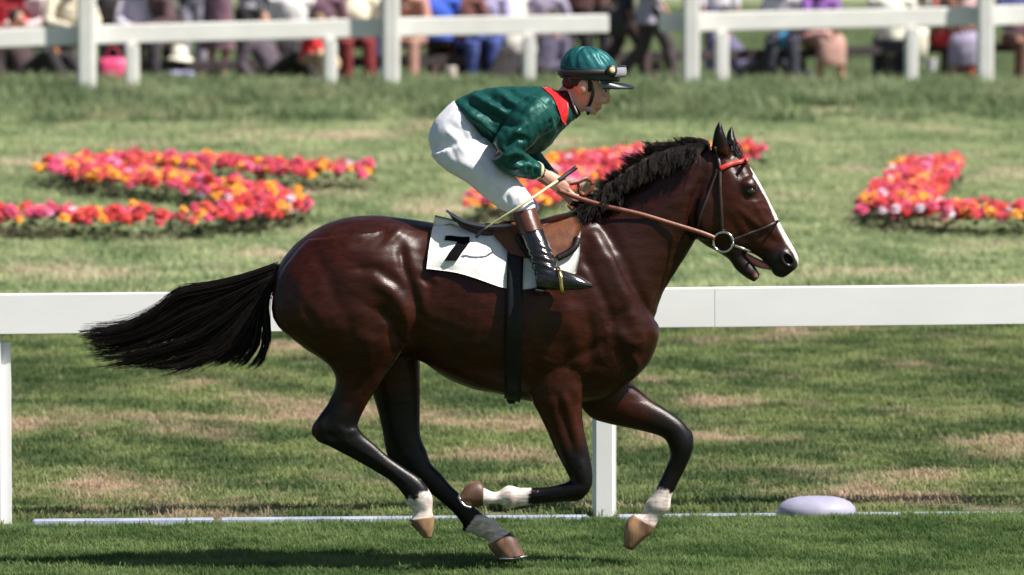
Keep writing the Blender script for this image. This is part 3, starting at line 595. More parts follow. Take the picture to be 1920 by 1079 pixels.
crest = np.array([(1085, 398), (1108, 390), (1135, 372), (1165, 348), (1203, 320), (1247, 296), (1290, 279), (1330, 272)], float)
mtop = np.array([(1086, 384), (1105, 372), (1132, 346), (1160, 318), (1190, 288), (1232, 262), (1278, 262), (1318, 262)], float)
curves = []
for lk in range(760):
    a = rng.uniform(0, 6.98); k = int(a); w = a-k; b = crest[k]*(1-w)+crest[k+1]*w; t = mtop[k]*(1-w)+mtop[k+1]*w
    l = .9*(.6+.45*rng.beta(2, 1.2))*(1+.14*math.sin(a*7.0)+.12*math.sin(a*17)); d = (t-b)*l; near_ = rng.uniform() < .40
    j = rng.normal(0, 3.5, 2); sp = rng.normal(-10, 6); fl = np.array([-22+rng.normal(0, 5), 30+rng.normal(0, 9)]); yb = rng.uniform(-.03, .02); cv = rng.normal(0, 3)
    for st in range(10):
        o = rng.normal(0, 2.2, 2); q = rng.uniform(.75, 1.05); yo = rng.normal(0, .008)
        if near_:
            e = b+d*.42; f_ = b+fl*q
            pts = [(b[0]+o[0], b[1]+6+o[1], yb+yo), (e[0]+o[0]*.9, e[1]+4+o[1]*.8, -.03+yo), ((e[0]+f_[0])/2-7+cv+o[0]*.8, (e[1]+f_[1])/2-4+o[1]*.8, -.09+yo), (f_[0]+o[0]*.5, f_[1]+o[1]*.5, -.135+yo)]
        else:
            pts = [(b[0]+o[0], b[1]+7+o[1], yb+yo), (b[0]+d[0]*.45*q+j[0]*.4+o[0]*.8, b[1]+d[1]*.5*q+j[1]*.4+o[1]*.8, yo), (b[0]+d[0]*.85*q+j[0]+sp*.4+o[0]*.6, b[1]+d[1]*.88*q+j[1]+o[1]*.6, yo), (b[0]+d[0]*q+j[0]*1.2+sp+o[0]*.35, b[1]+d[1]*1.02*q+j[1]*1.1+o[1]*.35, yo*1.5)]
        curves.append([P(*q_) for q_ in catmull(pts, 3)])
v, f = strands(curves, .0016); link_mesh('mane', mesh_of(v, f), m_hair, horse)
curves = []
for i in range(90):
    x = rng.uniform(1345, 1372); pts = [(x, 276+rng.normal(0, 2), rng.uniform(-.03, .03)), (x+6, 268+rng.normal(0, 3), rng.normal(0, .02)), (x+16+rng.normal(0, 4), 280+rng.normal(0, 4), -.02+rng.normal(0, .02)), (x+22+rng.normal(0, 4), 300+rng.normal(0, 5), -.03+rng.normal(0, .02))]
    curves.append([P(*q) for q in catmull(pts, 3)])
v, f = strands(curves, .0028); link_mesh('forelock', mesh_of(v, f), m_hair, horse)

# ------------------------------------------------------------------ draping on the horse
def hitp(u, v, off=0.0, dflt=-.1):
    d = Vector(FW*FPX+RT*(u-960)+UP*(539.5-v)).normalized(); h = BV.ray_cast(Vector(CAMP), d)
    if h[0] is None: return None, None
    return np.array(h[0]), np.array(h[1])
def drape(u, v, off, dflt=-.1):
    p, n = hitp(u, v)
    if p is None: return P(u, v, dflt), np.array([0, -1., 0])
    n = n*.6+np.array([0, -.4, 0]); n /= np.linalg.norm(n)
    return p+n*off, n
def sheet(grid, off, th, sub=4, fn=None, dflt=-.1, mirror=False):
    """cloth or leather following the horse: rows of photo points, resampled, dropped on the flank, given thickness"""
    A = np.array(grid, float); A = np.stack([catmull(r, sub) for r in A]); A = np.stack([catmull(A[:, j], sub) for j in range(A.shape[1])], 1)
    n, m = A.shape[:2]; out = []; inn = []
    for i in range(n):
        for j in range(m):
            p, nn = drape(A[i, j, 0], A[i, j, 1], off, dflt)
            if fn: p = p+nn*fn(A[i, j, 0], A[i, j, 1])
            out.append(p+nn*th); inn.append(p)
    if mirror: out = [p*np.array([1, -1, 1]) for p in out]; inn = [p*np.array([1, -1, 1]) for p in inn]
    v = out+inn; N_ = n*m; f = []
    for i in range(n-1):
        for j in range(m-1):
            a, b, c, d = i*m+j, i*m+j+1, (i+1)*m+j+1, (i+1)*m+j; f += [(a, b, c, d), (N_+d, N_+c, N_+b, N_+a)]
    loop = [(0, j) for j in range(m)]+[(i, m-1) for i in range(1, n)]+[(n-1, j) for j in range(m-2, -1, -1)]+[(i, 0) for i in range(n-2, 0, -1)]
    ids = [i*m+j for i, j in loop]
    for a, b in zip(ids, ids[1:]+ids[:1]): f.append((a, b, N_+b, N_+a))
    return v, f
def strap(pl, w, off, th=.004, sub=5, mirror=False, dflt=-.1):
    A = catmull(pl, sub); pts = [drape(u, v, off, dflt) for u, v in A]; v = []; f = []
    for i, (p, n) in enumerate(pts):
        t = pts[min(i+1, len(pts)-1)][0]-pts[max(i-1, 0)][0]; t = t/(np.linalg.norm(t)+1e-9); b = np.cross(n, t); b /= (np.linalg.norm(b)+1e-9)
        v += [p-b*w/2, p+b*w/2, p+b*w/2+n*th, p-b*w/2+n*th]
    if mirror: v = [q*np.array([1, -1, 1]) for q in v]
    for i in range(len(pts)-1):
        for k in range(4): f.append((i*4+k, i*4+(k+1) % 4, i*4+4+(k+1) % 4, i*4+4+k))
    f += [(3, 2, 1, 0), tuple(len(v)-4+k for k in range(4))]
    return v, f
# ------------------------------------------------------------------ saddle cloth, saddle, girth
m_cloth = mat('white cotton cloth', (.80, .80, .77), .85, .04, 12, .35, 160, sheen=.3)
def wr(u, v):
    return .005*math.sin(u*.05+v*.11)+.005*math.sin(u*.021-v*.06+1)+.003*math.sin(u*.13-v*.03)+.006*math.exp(-((u-935+.5*(v-470))/8)**2)+.006*math.exp(-((v-(486+.06*(u-800)+6*math.sin(u*.03)))/7)**2)*(u < 960)
cb = empty('saddle_cloth', (P(940, 430)[0], 0, P(940, 430)[2]), 'white saddle cloth with a black number seven under the saddle', 'saddle cloth')
cgrid = [[(815, 407), (870, 420), (930, 431), (1000, 427), (1050, 420), (1089, 424)], [(809, 438), (864, 452), (938, 462), (1000, 458), (1047, 452), (1088, 446)],
         [(804, 472), (861, 482), (946, 503), (1000, 500), (1043, 492), (1085, 480)], [(799, 506), (858, 513), (951, 542), (1000, 541), (1040, 531), (1081, 512)]]
for mi_ in (False, True):
    v, f = sheet(cgrid, .012, .004, 5, wr, mirror=mi_); link_mesh('cloth_flap', mesh_of(v, f), m_cloth, cb)
m_ink = mat('black print', (.004, .004, .005), .9, .1, 20, .1, 100, spec=.05)
mbn = MB()
mbn.add(*sheet([[(835, 446), (857, 446), (880, 447.5)], [(833, 454), (857, 455.5), (880, 459)]], .0200, .0020, 5, wr))
mbn.add(*sheet([[(858.5, 455), (880, 458.2)], [(845, 474), (868, 475)], [(834, 491.5), (856.5, 493)]], .0204, .0022, 6, wr))
mbn.build('number', m_ink, cb)
m_sad = mat('brown saddle leather', (.16, .055, .022), .42, .2, 18, .25, 130, spec=.5, col2=(.11, .035, .016)); m_sad2 = mat('dark saddle leather', (.055, .02, .013), .4, .2, 18, .25, 130, spec=.5)
m_strap = mat('black leather', (.007, .006, .007), .5, .15, 20, .2, 120, spec=.28)
sad = empty('saddle', (P(960, 425)[0], 0, P(960, 425)[2]), 'small brown leather racing saddle with short flaps and a black girth', 'saddle')
v, f = loft([(838, 395, 842, 401, .05, 0), (850, 401, 852, 415, .10, 0), (873, 414, 873, 432, .135, 0), (915, 423, 915, 446, .155, 0), (975, 420, 975, 448, .15, 0), (1035, 414, 1035, 444, .135, 0), (1072, 408, 1072, 436, .11, 0), (1086, 411, 1086, 428, .06, 0)], 4, 24, 2.4)
link_mesh('seat', mesh_of(v, f), m_sad2, sad)
v, f = tube([P(838, 396, -.05), P(850, 404, -.11), P(873, 416, -.14), (P(915, 424, -.155)), P(960, 422, -.155)], .006, 6); link_mesh('cantle_highlight', mesh_of(v, f), mat('lavender grey highlight', (.42, .40, .48), .5, .1, 20, 0), sad)  # lavender highlight on the cantle edge, put in as a coloured tube
fg = [[(900, 424), (962, 424), (1022, 429), (1081, 412)], [(922, 445), (966, 448), (1024, 446), (1090, 430)], [(940, 464), (972, 470), (1024, 468), (1076, 459)], [(956, 481), (984, 487), (1020, 491), (1054, 482)]]
for mi_ in (False, True):
    v, f = sheet(fg, .030, .007, 4, mirror=mi_); link_mesh('saddle_flap', mesh_of(v, f), m_sad, sad)
    v, f = strap([(1083, 450), (1076, 466), (1062, 479), (1044, 488)], .030, .039, .005, mirror=mi_); link_mesh('knee_pad', mesh_of(v, f), m_strap, sad)
# girth: a band lying all round the barrel
def band(u0, u1, v0, name, m, off=.010, wpx=30, frac=(.17, 1.0)):
    v = []; pts = []
    for s in (-1, 1):
        for t in (np.linspace(frac[0], frac[1], 26) if s < 0 else np.linspace(frac[1], frac[0], 26)):
            ang = math.pi*t     # 0 = up, pi = down
            uu = u0+(u1-u0)*t; row = []
            for k in np.linspace(-1, 1, 5):
                c = P(uu+k*wpx/2, 590, 0); d = np.array([0, s*math.sin(ang), math.cos(ang)]); h = BV.ray_cast(Vector(c+d*.62), Vector(-d))
                q = (np.array(h[0]) if h[0] is not None else c+d*.3)+d*(.016*max(0, min(1, (.66-t)/.10)))
                row.append((q, d))
            pts.append(row)
    for lay in (off+.006, off):
        for row in pts:
            for q, d in row: v.append(q+d*lay)
    n, m_ = len(pts), 5; N_ = n*m_; f = []
    for i in range(n-1):
        for j in range(m_-1):
            a, b, c, d = i*m_+j, i*m_+j+1, (i+1)*m_+j+1, (i+1)*m_+j; f += [(a, b, c, d), (N_+d, N_+c, N_+b, N_+a)]
        f += [(i*m_, (i+1)*m_, N_+(i+1)*m_, N_+i*m_), (i*m_+4, N_+i*m_+4, N_+(i+1)*m_+4, (i+1)*m_+4)]
    return link_mesh(name, mesh_of(v, f), m, sad)
band(968, 960, 0, 'girth', m_strap)
v, f = loft([(947, 742, 970, 742, .03, 0), (950, 752, 968, 752, .03, 0), (953, 757, 965, 757, .02, 0)], 2, 10); link_mesh('girth_keeper', mesh_of(v, f), m_strap, sad)
# ------------------------------------------------------------------ bridle
m_lea = mat('brown rein leather', (.20, .060, .035), .45, .2, 30, .2, 120); m_dlea = mat('dark bridle leather', (.03, .014, .012), .45, .2, 30, .2, 120); m_red = mat('red browband', (.55, .05, .04), .4, .1, 40, .1, 90)
m_met = mat('polished steel', (.75, .74, .72), .16, .05, 20, 0, metal=1)
br = empty('bridle', (P(1352, 330)[0], 0, P(1352, 330)[2]), 'brown leather bridle with red browband, ring bit and reins on the horse head', 'bridle')
for mi_ in (False, True):
    v, f = strap([(1340, 276), (1344, 292), (1349, 312), (1350, 350), (1352, 395), (1354, 437)], .017, .004, mirror=mi_); ck = link_mesh('cheekpiece', mesh_of(v, f), m_dlea, br)
    v, f = strap([(1350, 318), (1368, 309), (1388, 304), (1402, 302)], .022, .006, mirror=mi_); link_mesh('browband', mesh_of(v, f), m_red, br)
    v, f = strap([(1368, 452), (1400, 440), (1432, 428), (1461, 414)], .014, .004, mirror=mi_); link_mesh('noseband', mesh_of(v, f), m_dlea, br)
    v, f = strap([(1346, 318), (1330, 360), (1312, 410), (1310, 447)], .012, .004, mirror=mi_); link_mesh('throat_lash', mesh_of(v, f), m_dlea, br)
    s = 1 if mi_ else -1
    c = P(1356, 454, -.105); c[1] *= -s
    if mi_: c[1] = -P(1356, 454, -.105)[1]
    pts = [c+np.array([.044*math.cos(a), s*0.012*math.cos(a), .044*math.sin(a)]) for a in np.linspace(0, 6.2832, 25)]
    v, f = tube(pts, .006, 8, sub=1); link_mesh('bit_ring', mesh_of(v, f), m_met, br)
    e = P(1378, 461, -.085); e2 = P(1408, 472, -.068); e[1] *= -s; e2[1] *= -s
    if mi_: e[1], e2[1] = abs(e[1]), abs(e2[1])
    else: e[1], e2[1] = -abs(e[1]), -abs(e2[1])
    v, f = tube([c+np.array([.042, 0, -.01]), e, e2], .0075, 8, sub=2); link_mesh('bit_cheek', mesh_of(v, f), m_met, br)
def flat_band(pts, w, th, sub=6):
    A = catmull(pts, sub); v = []; f = []
    for i, p in enumerate(A):
        t = A[min(i+1, len(A)-1)]-A[max(i-1, 0)]; t /= np.linalg.norm(t)+1e-9; n = np.cross(t, [0, 0, 1.]); n /= np.linalg.norm(n)+1e-9; b = np.cross(n, t)
        v += [p-b*w/2-n*th/2, p+b*w/2-n*th/2, p+b*w/2+n*th/2, p-b*w/2+n*th/2]
    for i in range(len(A)-1):
        for k in range(4): f.append((i*4+k, i*4+(k+1) % 4, i*4+4+(k+1) % 4, i*4+4+k))
    f += [(3, 2, 1, 0), tuple(len(v)-4+k for k in range(4))]; return v, f
def clear(pts, off=.015):
    out = []
    for u, v, Y in pts:
        p, n = hitp(u, v)
        yy = Y if p is None else min(Y, p[1]-off)
        out.append(P(u, v, yy))
    return out
rp = clear([(1046, 357, -.12), (1085, 372, -.125), (1140, 388, -.13), (1200, 402, -.13), (1260, 420, -.125), (1315, 437, -.12), (1340, 447, -.115)])
v, f = flat_band(rp, .020, .006); link_mesh('rein', mesh_of(v, f), m_lea, br)
v, f = flat_band([p*np.array([1, -1, 1]) for p in rp[2:]][::-1]+[P(1090, 385, .05)], .020, .006); link_mesh('rein', mesh_of(v, f), m_lea, br)
v, f = flat_band([P(1049, 352, -.10), P(1066, 345, -.09), P(1085, 341, -.07), P(1100, 335, -.05), P(1110, 342, -.03), P(1108, 355, -.03), P(1095, 366, -.03), P(1086, 358, -.04), P(1084, 345, -.06), P(1088, 372, -.02), P(1084, 390, .03)], .020, .005, 5); link_mesh('rein_loop', mesh_of(v, f), m_lea, br)
# ------------------------------------------------------------------ rider
m_skin = mat('skin', (.50, .24, .16), .5, .10, 30, .12, 150, col2=(.44, .19, .13), spec=.4)
def L6(q): return loft(q, 4, 20)
# body: one continuous surface from the feet to the head
rb = [L6([(866, 222, 898, 256, .08, 0), (900, 190, 938, 264, .12, 0), (945, 176, 978, 272, .145, 0), (990, 174, 1020, 262, .16, 0), (1022, 174, 1050, 232, .12, 0), (1040, 178, 1068, 222, .065, 0)]),
      L6([(1040, 178, 1066, 224, .062, 0), (1050, 166, 1080, 218, .058, 0), (1060, 152, 1096, 208, .056, 0)]),
      L6([(1078, 99, 1118, 95, .045, 0), (1062, 118, 1142, 113, .070, 0), (1056, 138, 1152, 132, .078, 0), (1056, 152, 1150, 157, .078, 0), (1062, 166, 1140, 176, .073, 0), (1070, 179, 1133, 190, .066, 0), (1079, 192, 1125, 201, .056, 0), (1090, 203, 1117, 210, .044, 0), (1099, 209, 1112, 216, .026, 0)]),
      L6([(1133, 166, 1142, 166, .010, 0), (1134, 176, 1144, 178, .012, 0), (1132, 186, 1145, 189, .017, 0), (1128, 194, 1139, 196, .015, 0)]),
      L6([(1112, 198, 1130, 202, .026, 0), (1108, 203, 1127, 206.5, .024, 0), (1106, 206, 1124, 208, .022, 0)]), L6([(1104, 207, 1121, 209, .022, 0), (1102, 211, 1119.5, 213, .022, 0), (1100, 214, 1115, 216.5, .018, 0)])]
for s in (-1, 1):
    rb += [lump(1092, 163, s*.078, 10, 15, .016, -15), lump(1136, 163, s*.034, 10, 5, .022, 20), lump(1125, 186, s*.042, 14, 11, .022)]
    rb += [tubeP([(1010, 205, s*.12, 30), (1000, 222, s*.19, 26), (968, 262, s*.235, 22), (940, 288, s*.24, 19)], 12)]
    rb += [tubeP([(868, 256, s*.05, 30), (886, 296, s*.10, 30), (925, 338, s*.145, 24), (972, 378, s*.19, 18)], 14), tubeP([(974, 380, s*.19, 20), (992, 430, s*.24, 18), (1008, 480, s*.292, 15), (1022, 520, s*.325, 12)], 12),
           tubeP([(1012, 526, s*.334, 9), (1040, 529, s*.336, 9), (1092, 534, s*.338, 6)], 10)]
rb += [tubeP([(868, 250, -.04, 38), (868, 250, .04, 38)], 14, sub=1)]
def handr(wx, wy, wY, hx, hy, hY, elb):
    pr = [tubeP([elb, ((elb[0]+wx)/2, (elb[1]+wy)/2, (elb[2]+wY)/2, 17), (wx, wy, wY, 11)], 12),
          tubeP([(wx, wy, wY, 11), (wx*.45+hx*.55-1, wy*.45+hy*.55-2, (wY+hY)/2, 12.5), (hx-3, hy-3, hY, 13.5)], 12, .62, (0, 0, 1))]
    dx, dy = hx-wx, hy-wy; l = math.hypot(dx, dy); dx /= l; dy /= l
    for i in range(4):
        ox, oy = hx-8+(-dy)*(i*6.6-10), hy-4+dx*(i*6.6-10); ln = (15, 17, 16, 13)[i]
        pr.append(tubeP([(ox-4*dx, oy-4*dy, hY, 4.6), (ox+ln*dx, oy+ln*dy, hY+.006, 4.3), (ox+(ln+3)*dx, oy+(ln+3)*dy+2, hY+.030, 3.9), (ox+(ln-8)*dx, oy+(ln-8)*dy+3, hY+.044, 3.5)], 8))
    pr.append(tubeP([(wx+8*dx+3, wy+8*dy-8, hY+.01, 5.5), (hx-6, hy-17, hY+.016, 5), (hx+9, hy-14, hY+.024, 4.2)], 8))
    return pr
rb += handr(1019, 327, -.115, 1052, 350, -.105, (940, 288, -.24, 19)) + handr(1050, 352, .10, 1082, 384, .05, (968, 290, .23, 19))
RB = blob(rb, .0062, 4)
BVR = BVHTree.FromPolygons([tuple(a) for a in verts(RB)], [tuple(p.vertices) for p in RB.polygons])
Vr = verts(RB); Ur = proj(Vr); Nr = normals(RB)
# eye sockets, mouth line, nostril
d = np.zeros(len(Vr)); hd = (Ur[:, 0] > 1095) & (Ur[:, 1] < 220)
d -= .006*np.exp(-(np.hypot((Ur[:, 0]-1134)/6, (Ur[:, 1]-171)/4.5))**2)*hd
dd, tt = seg_dist(Ur, [(1112, 204.5), (1126, 207)]); d -= .004*np.exp(-(dd/1.5)**2)*hd
Vr = Vr+Nr*d[:, None]; setv(RB, Vr)
Cr = np.tile([.68, .37, .28], (len(Vr), 1)); Cr = blend(Cr, [.64, .22, .17], .5*np.exp(-(np.hypot(Ur[:, 0]-1122, Ur[:, 1]-187)/11)**2)); Cr = blend(Cr, [.50, .17, .13], .6*np.exp(-(np.hypot((Ur[:, 0]-1142), (Ur[:, 1]-191))/6)**2))
Cr = blend(Cr, [.40, .11, .09], .8*np.exp(-(np.hypot((Ur[:, 0]-1122)/6, (Ur[:, 1]-206)/4))**2)*hd)
Cr = blend(Cr, [.06, .03, .02], .85*np.exp(-(np.hypot((Ur[:, 0]-1136)/8, (Ur[:, 1]-164.5)/2))**2)*hd)
set_attr(RB, 'tone', Cr)
m_face = mat('rider skin', (1, 1, 1), .48, .08, 30, .1, 200, spec=.4, attr='tone')
rider = link_mesh('person', RB, m_face); rebase(rider, (P(900, 420)[0], 0, P(900, 420)[2]))
tag(rider, 'jockey in green silk jacket and green cap crouching forward on the horse', 'person')
m_white_eye = mat('eye white', (.6, .58, .55), .2, .05, 20, 0); 
for s in (-1, 1):
    c = P(1134.5, 171, s*.030); h = BVR.ray_cast(Vector((c[0], s*2, c[2])), Vector((0, -s, 0))); yy = min(abs(h[0].y), .05)*s if h[0] is not None else s*.03
    v, f = ellip((c[0]-.002, yy-s*.004, c[2]), (.011, .009, .0075), 12); e = link_mesh('eye', mesh_of(v, f), m_white_eye, rider)
    v, f = ellip((c[0]+.003, yy+s*.001, c[2]), (.0055, .005, .0055), 10); link_mesh('iris', mesh_of(v, f), m_eye, e)
m_hairp = mat('dark brown hair', (.022, .012, .009), .55, .3, 50, .4, 90, (1, 1, .4))
v = blob([lump(1068, 152, s*.045, 13, 16, .036) for s in (-1, 1)]+[lump(1063, 156, 0, 9, 14, .055), lump(1082, 150, -.066, 14, 14, .018), lump(1082, 150, .066, 14, 14, .018), lump(1105, 160, -.072, 5, 15, .012), lump(1105, 160, .072, 5, 15, .012)], .006, 2)
Vh = verts(v); setv(v, Vh+normals(v)*(.003*vnoise(Vh, 260, 4))[:, None]); link_mesh('hair', v, m_hairp, rider)
# jacket
m_silk = mat('green satin', (.007, .070, .060), .46, .12, 9, .35, 18, (1, 1, 1), spec=.3, metal=.28, bdist=.018)
jk = [L6([(849, 190, 916, 275, .125, 0), (866, 182, 922, 280, .155, 0), (898, 169, 945, 288, .168, 0), (942, 163, 982, 290, .182, 0), (985, 162, 1022, 282, .192, 0), (1020, 163, 1056, 244, .165, 0), (1044, 172, 1077, 225, .085, 0), (1052, 174, 1083, 217, .066, 0)])]
jk += [lump(1014, 214, s*.165, 38, 40, .075) for s in (-1, 1)]
jk += [tubeP([(1012, 212, -.175, 40), (988, 232, -.215, 37), (962, 262, -.245, 33), (944, 286, -.25, 27)], 16), tubeP([(944, 284, -.25, 27), (958, 300, -.235, 27), (982, 312, -.19, 23), (1006, 321, -.14, 17), (1016, 326, -.12, 13)], 16),
       tubeP([(1012, 212, .175, 40), (1000, 240, .215, 36), (990, 268, .24, 30), (978, 288, .24, 26)], 14), tubeP([(978, 286, .24, 27), (1000, 306, .20, 24), (1028, 330, .145, 17), (1044, 347, .11, 13)], 14)]
JM = blob(jk, .0085, 5); Vj = verts(JM); Nj = normals(JM); Uj = proj(Vj); d = np.zeros(len(Vj))
# folds: satin pulled from the shoulder, bunched at elbow and waist
folds = [([(868, 184), (900, 205), (945, 230), (985, 240)], 7, -.010), ([(880, 176), (915, 195), (950, 212)], 6, .009), ([(905, 170), (930, 190), (958, 206)], 6, -.008), ([(925, 166), (950, 186), (975, 200)], 6, .008), ([(950, 165), (968, 180), (990, 192)], 5, -.006),
         ([(870, 205), (905, 235), (935, 255)], 8, .010), ([(862, 215), (890, 245), (915, 268)], 6, -.008), ([(890, 225), (920, 262), (930, 280)], 5, -.007), ([(985, 205), (955, 230), (930, 255)], 7, -.010), ([(1000, 200), (970, 222), (940, 250)], 6, .006),
         ([(965, 255), (975, 240), (985, 236)], 6, .010), ([(950, 275), (970, 258), (985, 262)], 6, -.012), ([(940, 296), (965, 285), (985, 292)], 5, .009), ([(950, 310), (972, 298), (995, 308)], 5, -.009), ([(962, 318), (985, 306), (1005, 314)], 4, .008), ([(1000, 305), (1004, 318), (1002, 328)], 3, -.007), ([(1008, 312), (1012, 322), (1010, 332)], 3, .005), ([(985, 300), (990, 312), (988, 324)], 4, -.006),
         ([(1040, 225), (1015, 250), (1000, 275)], 7, -.008), ([(1025, 235), (1005, 262), (995, 285)], 6, .007), ([(1030, 190), (1048, 215), (1046, 240)], 5, -.006)]
for pl, w, h in folds:
    dd, t = seg_dist(Uj, pl); d += 1.6*h*np.exp(-(dd/w)**2)*np.clip(np.minimum(t+.2, len(pl)-1-t+.2)*2, .2, 1)*(np.clip(-Nj[:, 1]+.35, 0, 1) if True else 1)
nq = vnoise(Vj*np.array([1, .6, 1]), 45, 11); d += .0036*(.5-np.abs(nq))*(np.abs(nq) < .9)+.0014*vnoise(Vj, 110, 12)
setv(JM, Vj+Nj*d[:, None]); link_mesh('jacket', JM, m_silk, rider)
BVJ = BVHTree.FromPolygons([tuple(a) for a in verts(JM)], [tuple(p.vertices) for p in JM.polygons])
_BV = BV; BV = BVJ
m_ep = mat('red satin', (.62, .015, .02), .4, .12, 20, .2, 60)
eg = [[(1016, 165), (1030, 167), (1046, 172), (1058, 177)], [(1024, 172), (1036, 177), (1050, 186), (1064, 190)], [(1036, 184), (1046, 193), (1056, 205), (1064, 214)], [(1044, 200), (1049, 214), (1053, 226), (1060, 234)]]
for mi_ in (False, True):
    v, f = sheet(eg, .003, .003, 4, mirror=mi_, dflt=-.06); link_mesh('epaulette', mesh_of(v, f), m_ep, rider)
m_cuff = mat('cream cuff band', (.62, .52, .30), .7, .1, 30, .1, 90)
v, f = tubeP([(1004, 320, -.145, 18.5), (1009, 322, -.135, 17)], 18, sub=1); link_mesh('cuff_band', mesh_of(v, f), m_cuff, rider)
v, f = tubeP([(1032, 334, .14, 18), (1037, 339, .13, 16)], 18, sub=1); link_mesh('cuff_band', mesh_of(v, f), m_cuff, rider)
BV = _BV
# dark stock under the jacket collar and white cord
m_blk = mat('black cloth', (.010, .010, .011), .8, .1, 30, .2, 120)
v, f = L6([(1047, 170, 1080, 224, .070, 0), (1055, 163, 1088, 216, .064, 0), (1057, 160, 1089, 213, .062, 0)]); link_mesh('collar', mesh_of(v, f), m_blk, rider)
# breeches
m_br = mat('white breeches', (.76, .77, .83), .75, .04, 15, .3, 60, (1, 1, 1), sheen=.2)
bp = [L6([(852, 188, 918, 270, .125, 0), (836, 202, 922, 288, .150, 0), (813, 228, 918, 306, .165, 0), (803, 258, 905, 325, .155, 0), (812, 295, 885, 335, .10, 0)])]
for s in (-1, 1):
    e = 0 if s < 0 else 8
    bp.append(L6([(915, 255, 806, 290, .10, s*.08), (934, 285, 832, 317, .10, s*.105), (952, 312, 872, 341, .092, s*.135), (972, 338, 910, 372, .082, s*.16), (994, 364, 943, 396, .072, s*.183), (1003+e, 384, 962+e, 400, .066, s*.197), (1004+e, 396, 964+e, 406, .06, s*.202)]))
BM = blob(bp, .0085, 5); Vb = verts(BM); Nb = normals(BM); Ub = proj(Vb); d = np.zeros(len(Vb))
for pl, w, h in [([(862, 205), (880, 245), (905, 290), (935, 320)], 5, .004), ([(842, 232), (865, 248), (880, 275)], 6, -.006), ([(836, 245), (856, 262), (868, 285)], 5, .005), ([(828, 262), (846, 280), (856, 300)], 5, -.005), ([(905, 300), (915, 320), (905, 345)], 5, -.005), ([(960, 345), (950, 365), (955, 388)], 4, -.005), ([(985, 350), (975, 372), (985, 395)], 4, .005), ([(975, 368), (962, 385), (966, 400)], 3, -.004), ([(870, 330), (920, 350), (960, 380)], 8, -.004), ([(855, 300), (900, 320), (940, 345)], 9, .005)]:
    dd, t = seg_dist(Ub, pl); d += h*np.exp(-(dd/w)**2)*np.clip(np.minimum(t+.2, len(pl)-1-t+.2)*2, .2, 1)*np.clip(-Nb[:, 1]+.3, 0, 1)
d += .0016*vnoise(Vb, 70, 21)
setv(BM, Vb+Nb*d[:, None]); link_mesh('breeches', BM, m_br, rider)
# boots
m_boot = mat('black boot leather', (.011, .010, .013), .22, .15, 14, .3, 45, spec=.6, coat=.4, bdist=.006); m_top = mat('brown boot top', (.085, .026, .016), .35, .12, 20, .2, 60, spec=.5)
for s in (-1, 1):
    def b(*q): return [(a, c, e, g, w, s*y) for a, c, e, g, w, y in q]
    v, f = L6(b((960, 398, 1004, 389, .060, .207), (965, 415, 1010, 407, .063, .224), (974, 438, 1019, 432, .062, .246))); bt = link_mesh('boot_top', mesh_of(v, f), m_top, rider)
    Bm = blob([L6(b((972, 433, 1018, 427, .059, .243), (985, 465, 1031, 458, .058, .276), (994, 490, 1040, 484, .052, .302), (1001, 510, 1047, 506, .046, .320), (1004, 530, 1052, 526, .043, .333), (1006, 540, 1050, 540, .04, .335))),
               L6(b((1004, 512, 1006, 541, .034, .334), (1022, 506, 1022, 543, .042, .335), (1050, 506, 1050, 545, .045, .338), (1078, 514, 1078, 545, .044, .340), (1100, 525, 1100, 542, .034, .338), (1113, 533, 1113, 539, .014, .336)))], .006, 4)
    Vq = verts(Bm); zq = proj(Vq); dq = .0035*np.sin((zq[:, 1]-.35*zq[:, 0])*.55+1.5*vnoise(Vq, 25, 3))*np.exp(-((zq[:, 1]-492)/26)**2); setv(Bm, Vq+normals(Bm)*dq[:, None])
    link_mesh('boot', Bm, m_boot, rider)
    v, f = L6(b((1003, 539, 1003, 549, .032, .335), (1014, 540, 1014, 551, .036, .335), (1024, 541, 1024, 548, .034, .335))); link_mesh('boot_heel', mesh_of(v, f), m_blk, rider)
# cap, peak, goggles, strap
m_cap = mat('green satin cap', (.010, .10, .108), .46, .12, 12, .4, 30, spec=.35, metal=.35, bdist=.008); m_peak = mat('dark peak', (.006, .02, .022), .35, .1, 30, .1, 90)
cp = np.array(P(1106, 141, 0)); R = []
nseg = 96
for k in range(20):
    ph = k/19*1.50; r = math.cos(ph)**.82; z = math.sin(ph)
    ring = []
    for i in range(nseg):
        a = 6.2832*i/nseg; seam = 1-.045*math.exp(-((((a/6.2832*6+.5) % 1)-.5)/.09)**2)*(.3+.7*min(1, ph*1.3))+(.016*math.sin(a*17+k*.55)+.010*math.sin(a*7-k*.8))*math.cos(ph)**.6*(.4+.6*math.sin(ph*2.2))
        ring.append(cp+np.array([.132*r*seam*math.cos(a)-.012*z, .098*r*seam*math.sin(a), .006+.122*z*seam-.055*math.cos(a)*r*.16]))
    R.append(ring)
v, f = skin_rings(R); helm = link_mesh('cap', mesh_of(v, f), m_cap, rider)
v, f = ellip(P(1099, 90, 0), (.013, .013, .007), 12); link_mesh('button', mesh_of(v, f), m_cap, helm)
R = []
for zz, rr in ((-.022, 1.0), (-.014, 1.025), (.016, 1.035), (.030, 1.01)):
    R.append([cp+np.array([.132*rr*math.cos(a), .098*rr*math.sin(a), zz-.055*math.cos(a)*.16]) for a in np.linspace(0, 6.2832, 40, endpoint=False)])
v, f = skin_rings(R); link_mesh('cap_band', mesh_of(v, f), m_peak, helm)
R = []   # peak
v = []; f = []
na = 17
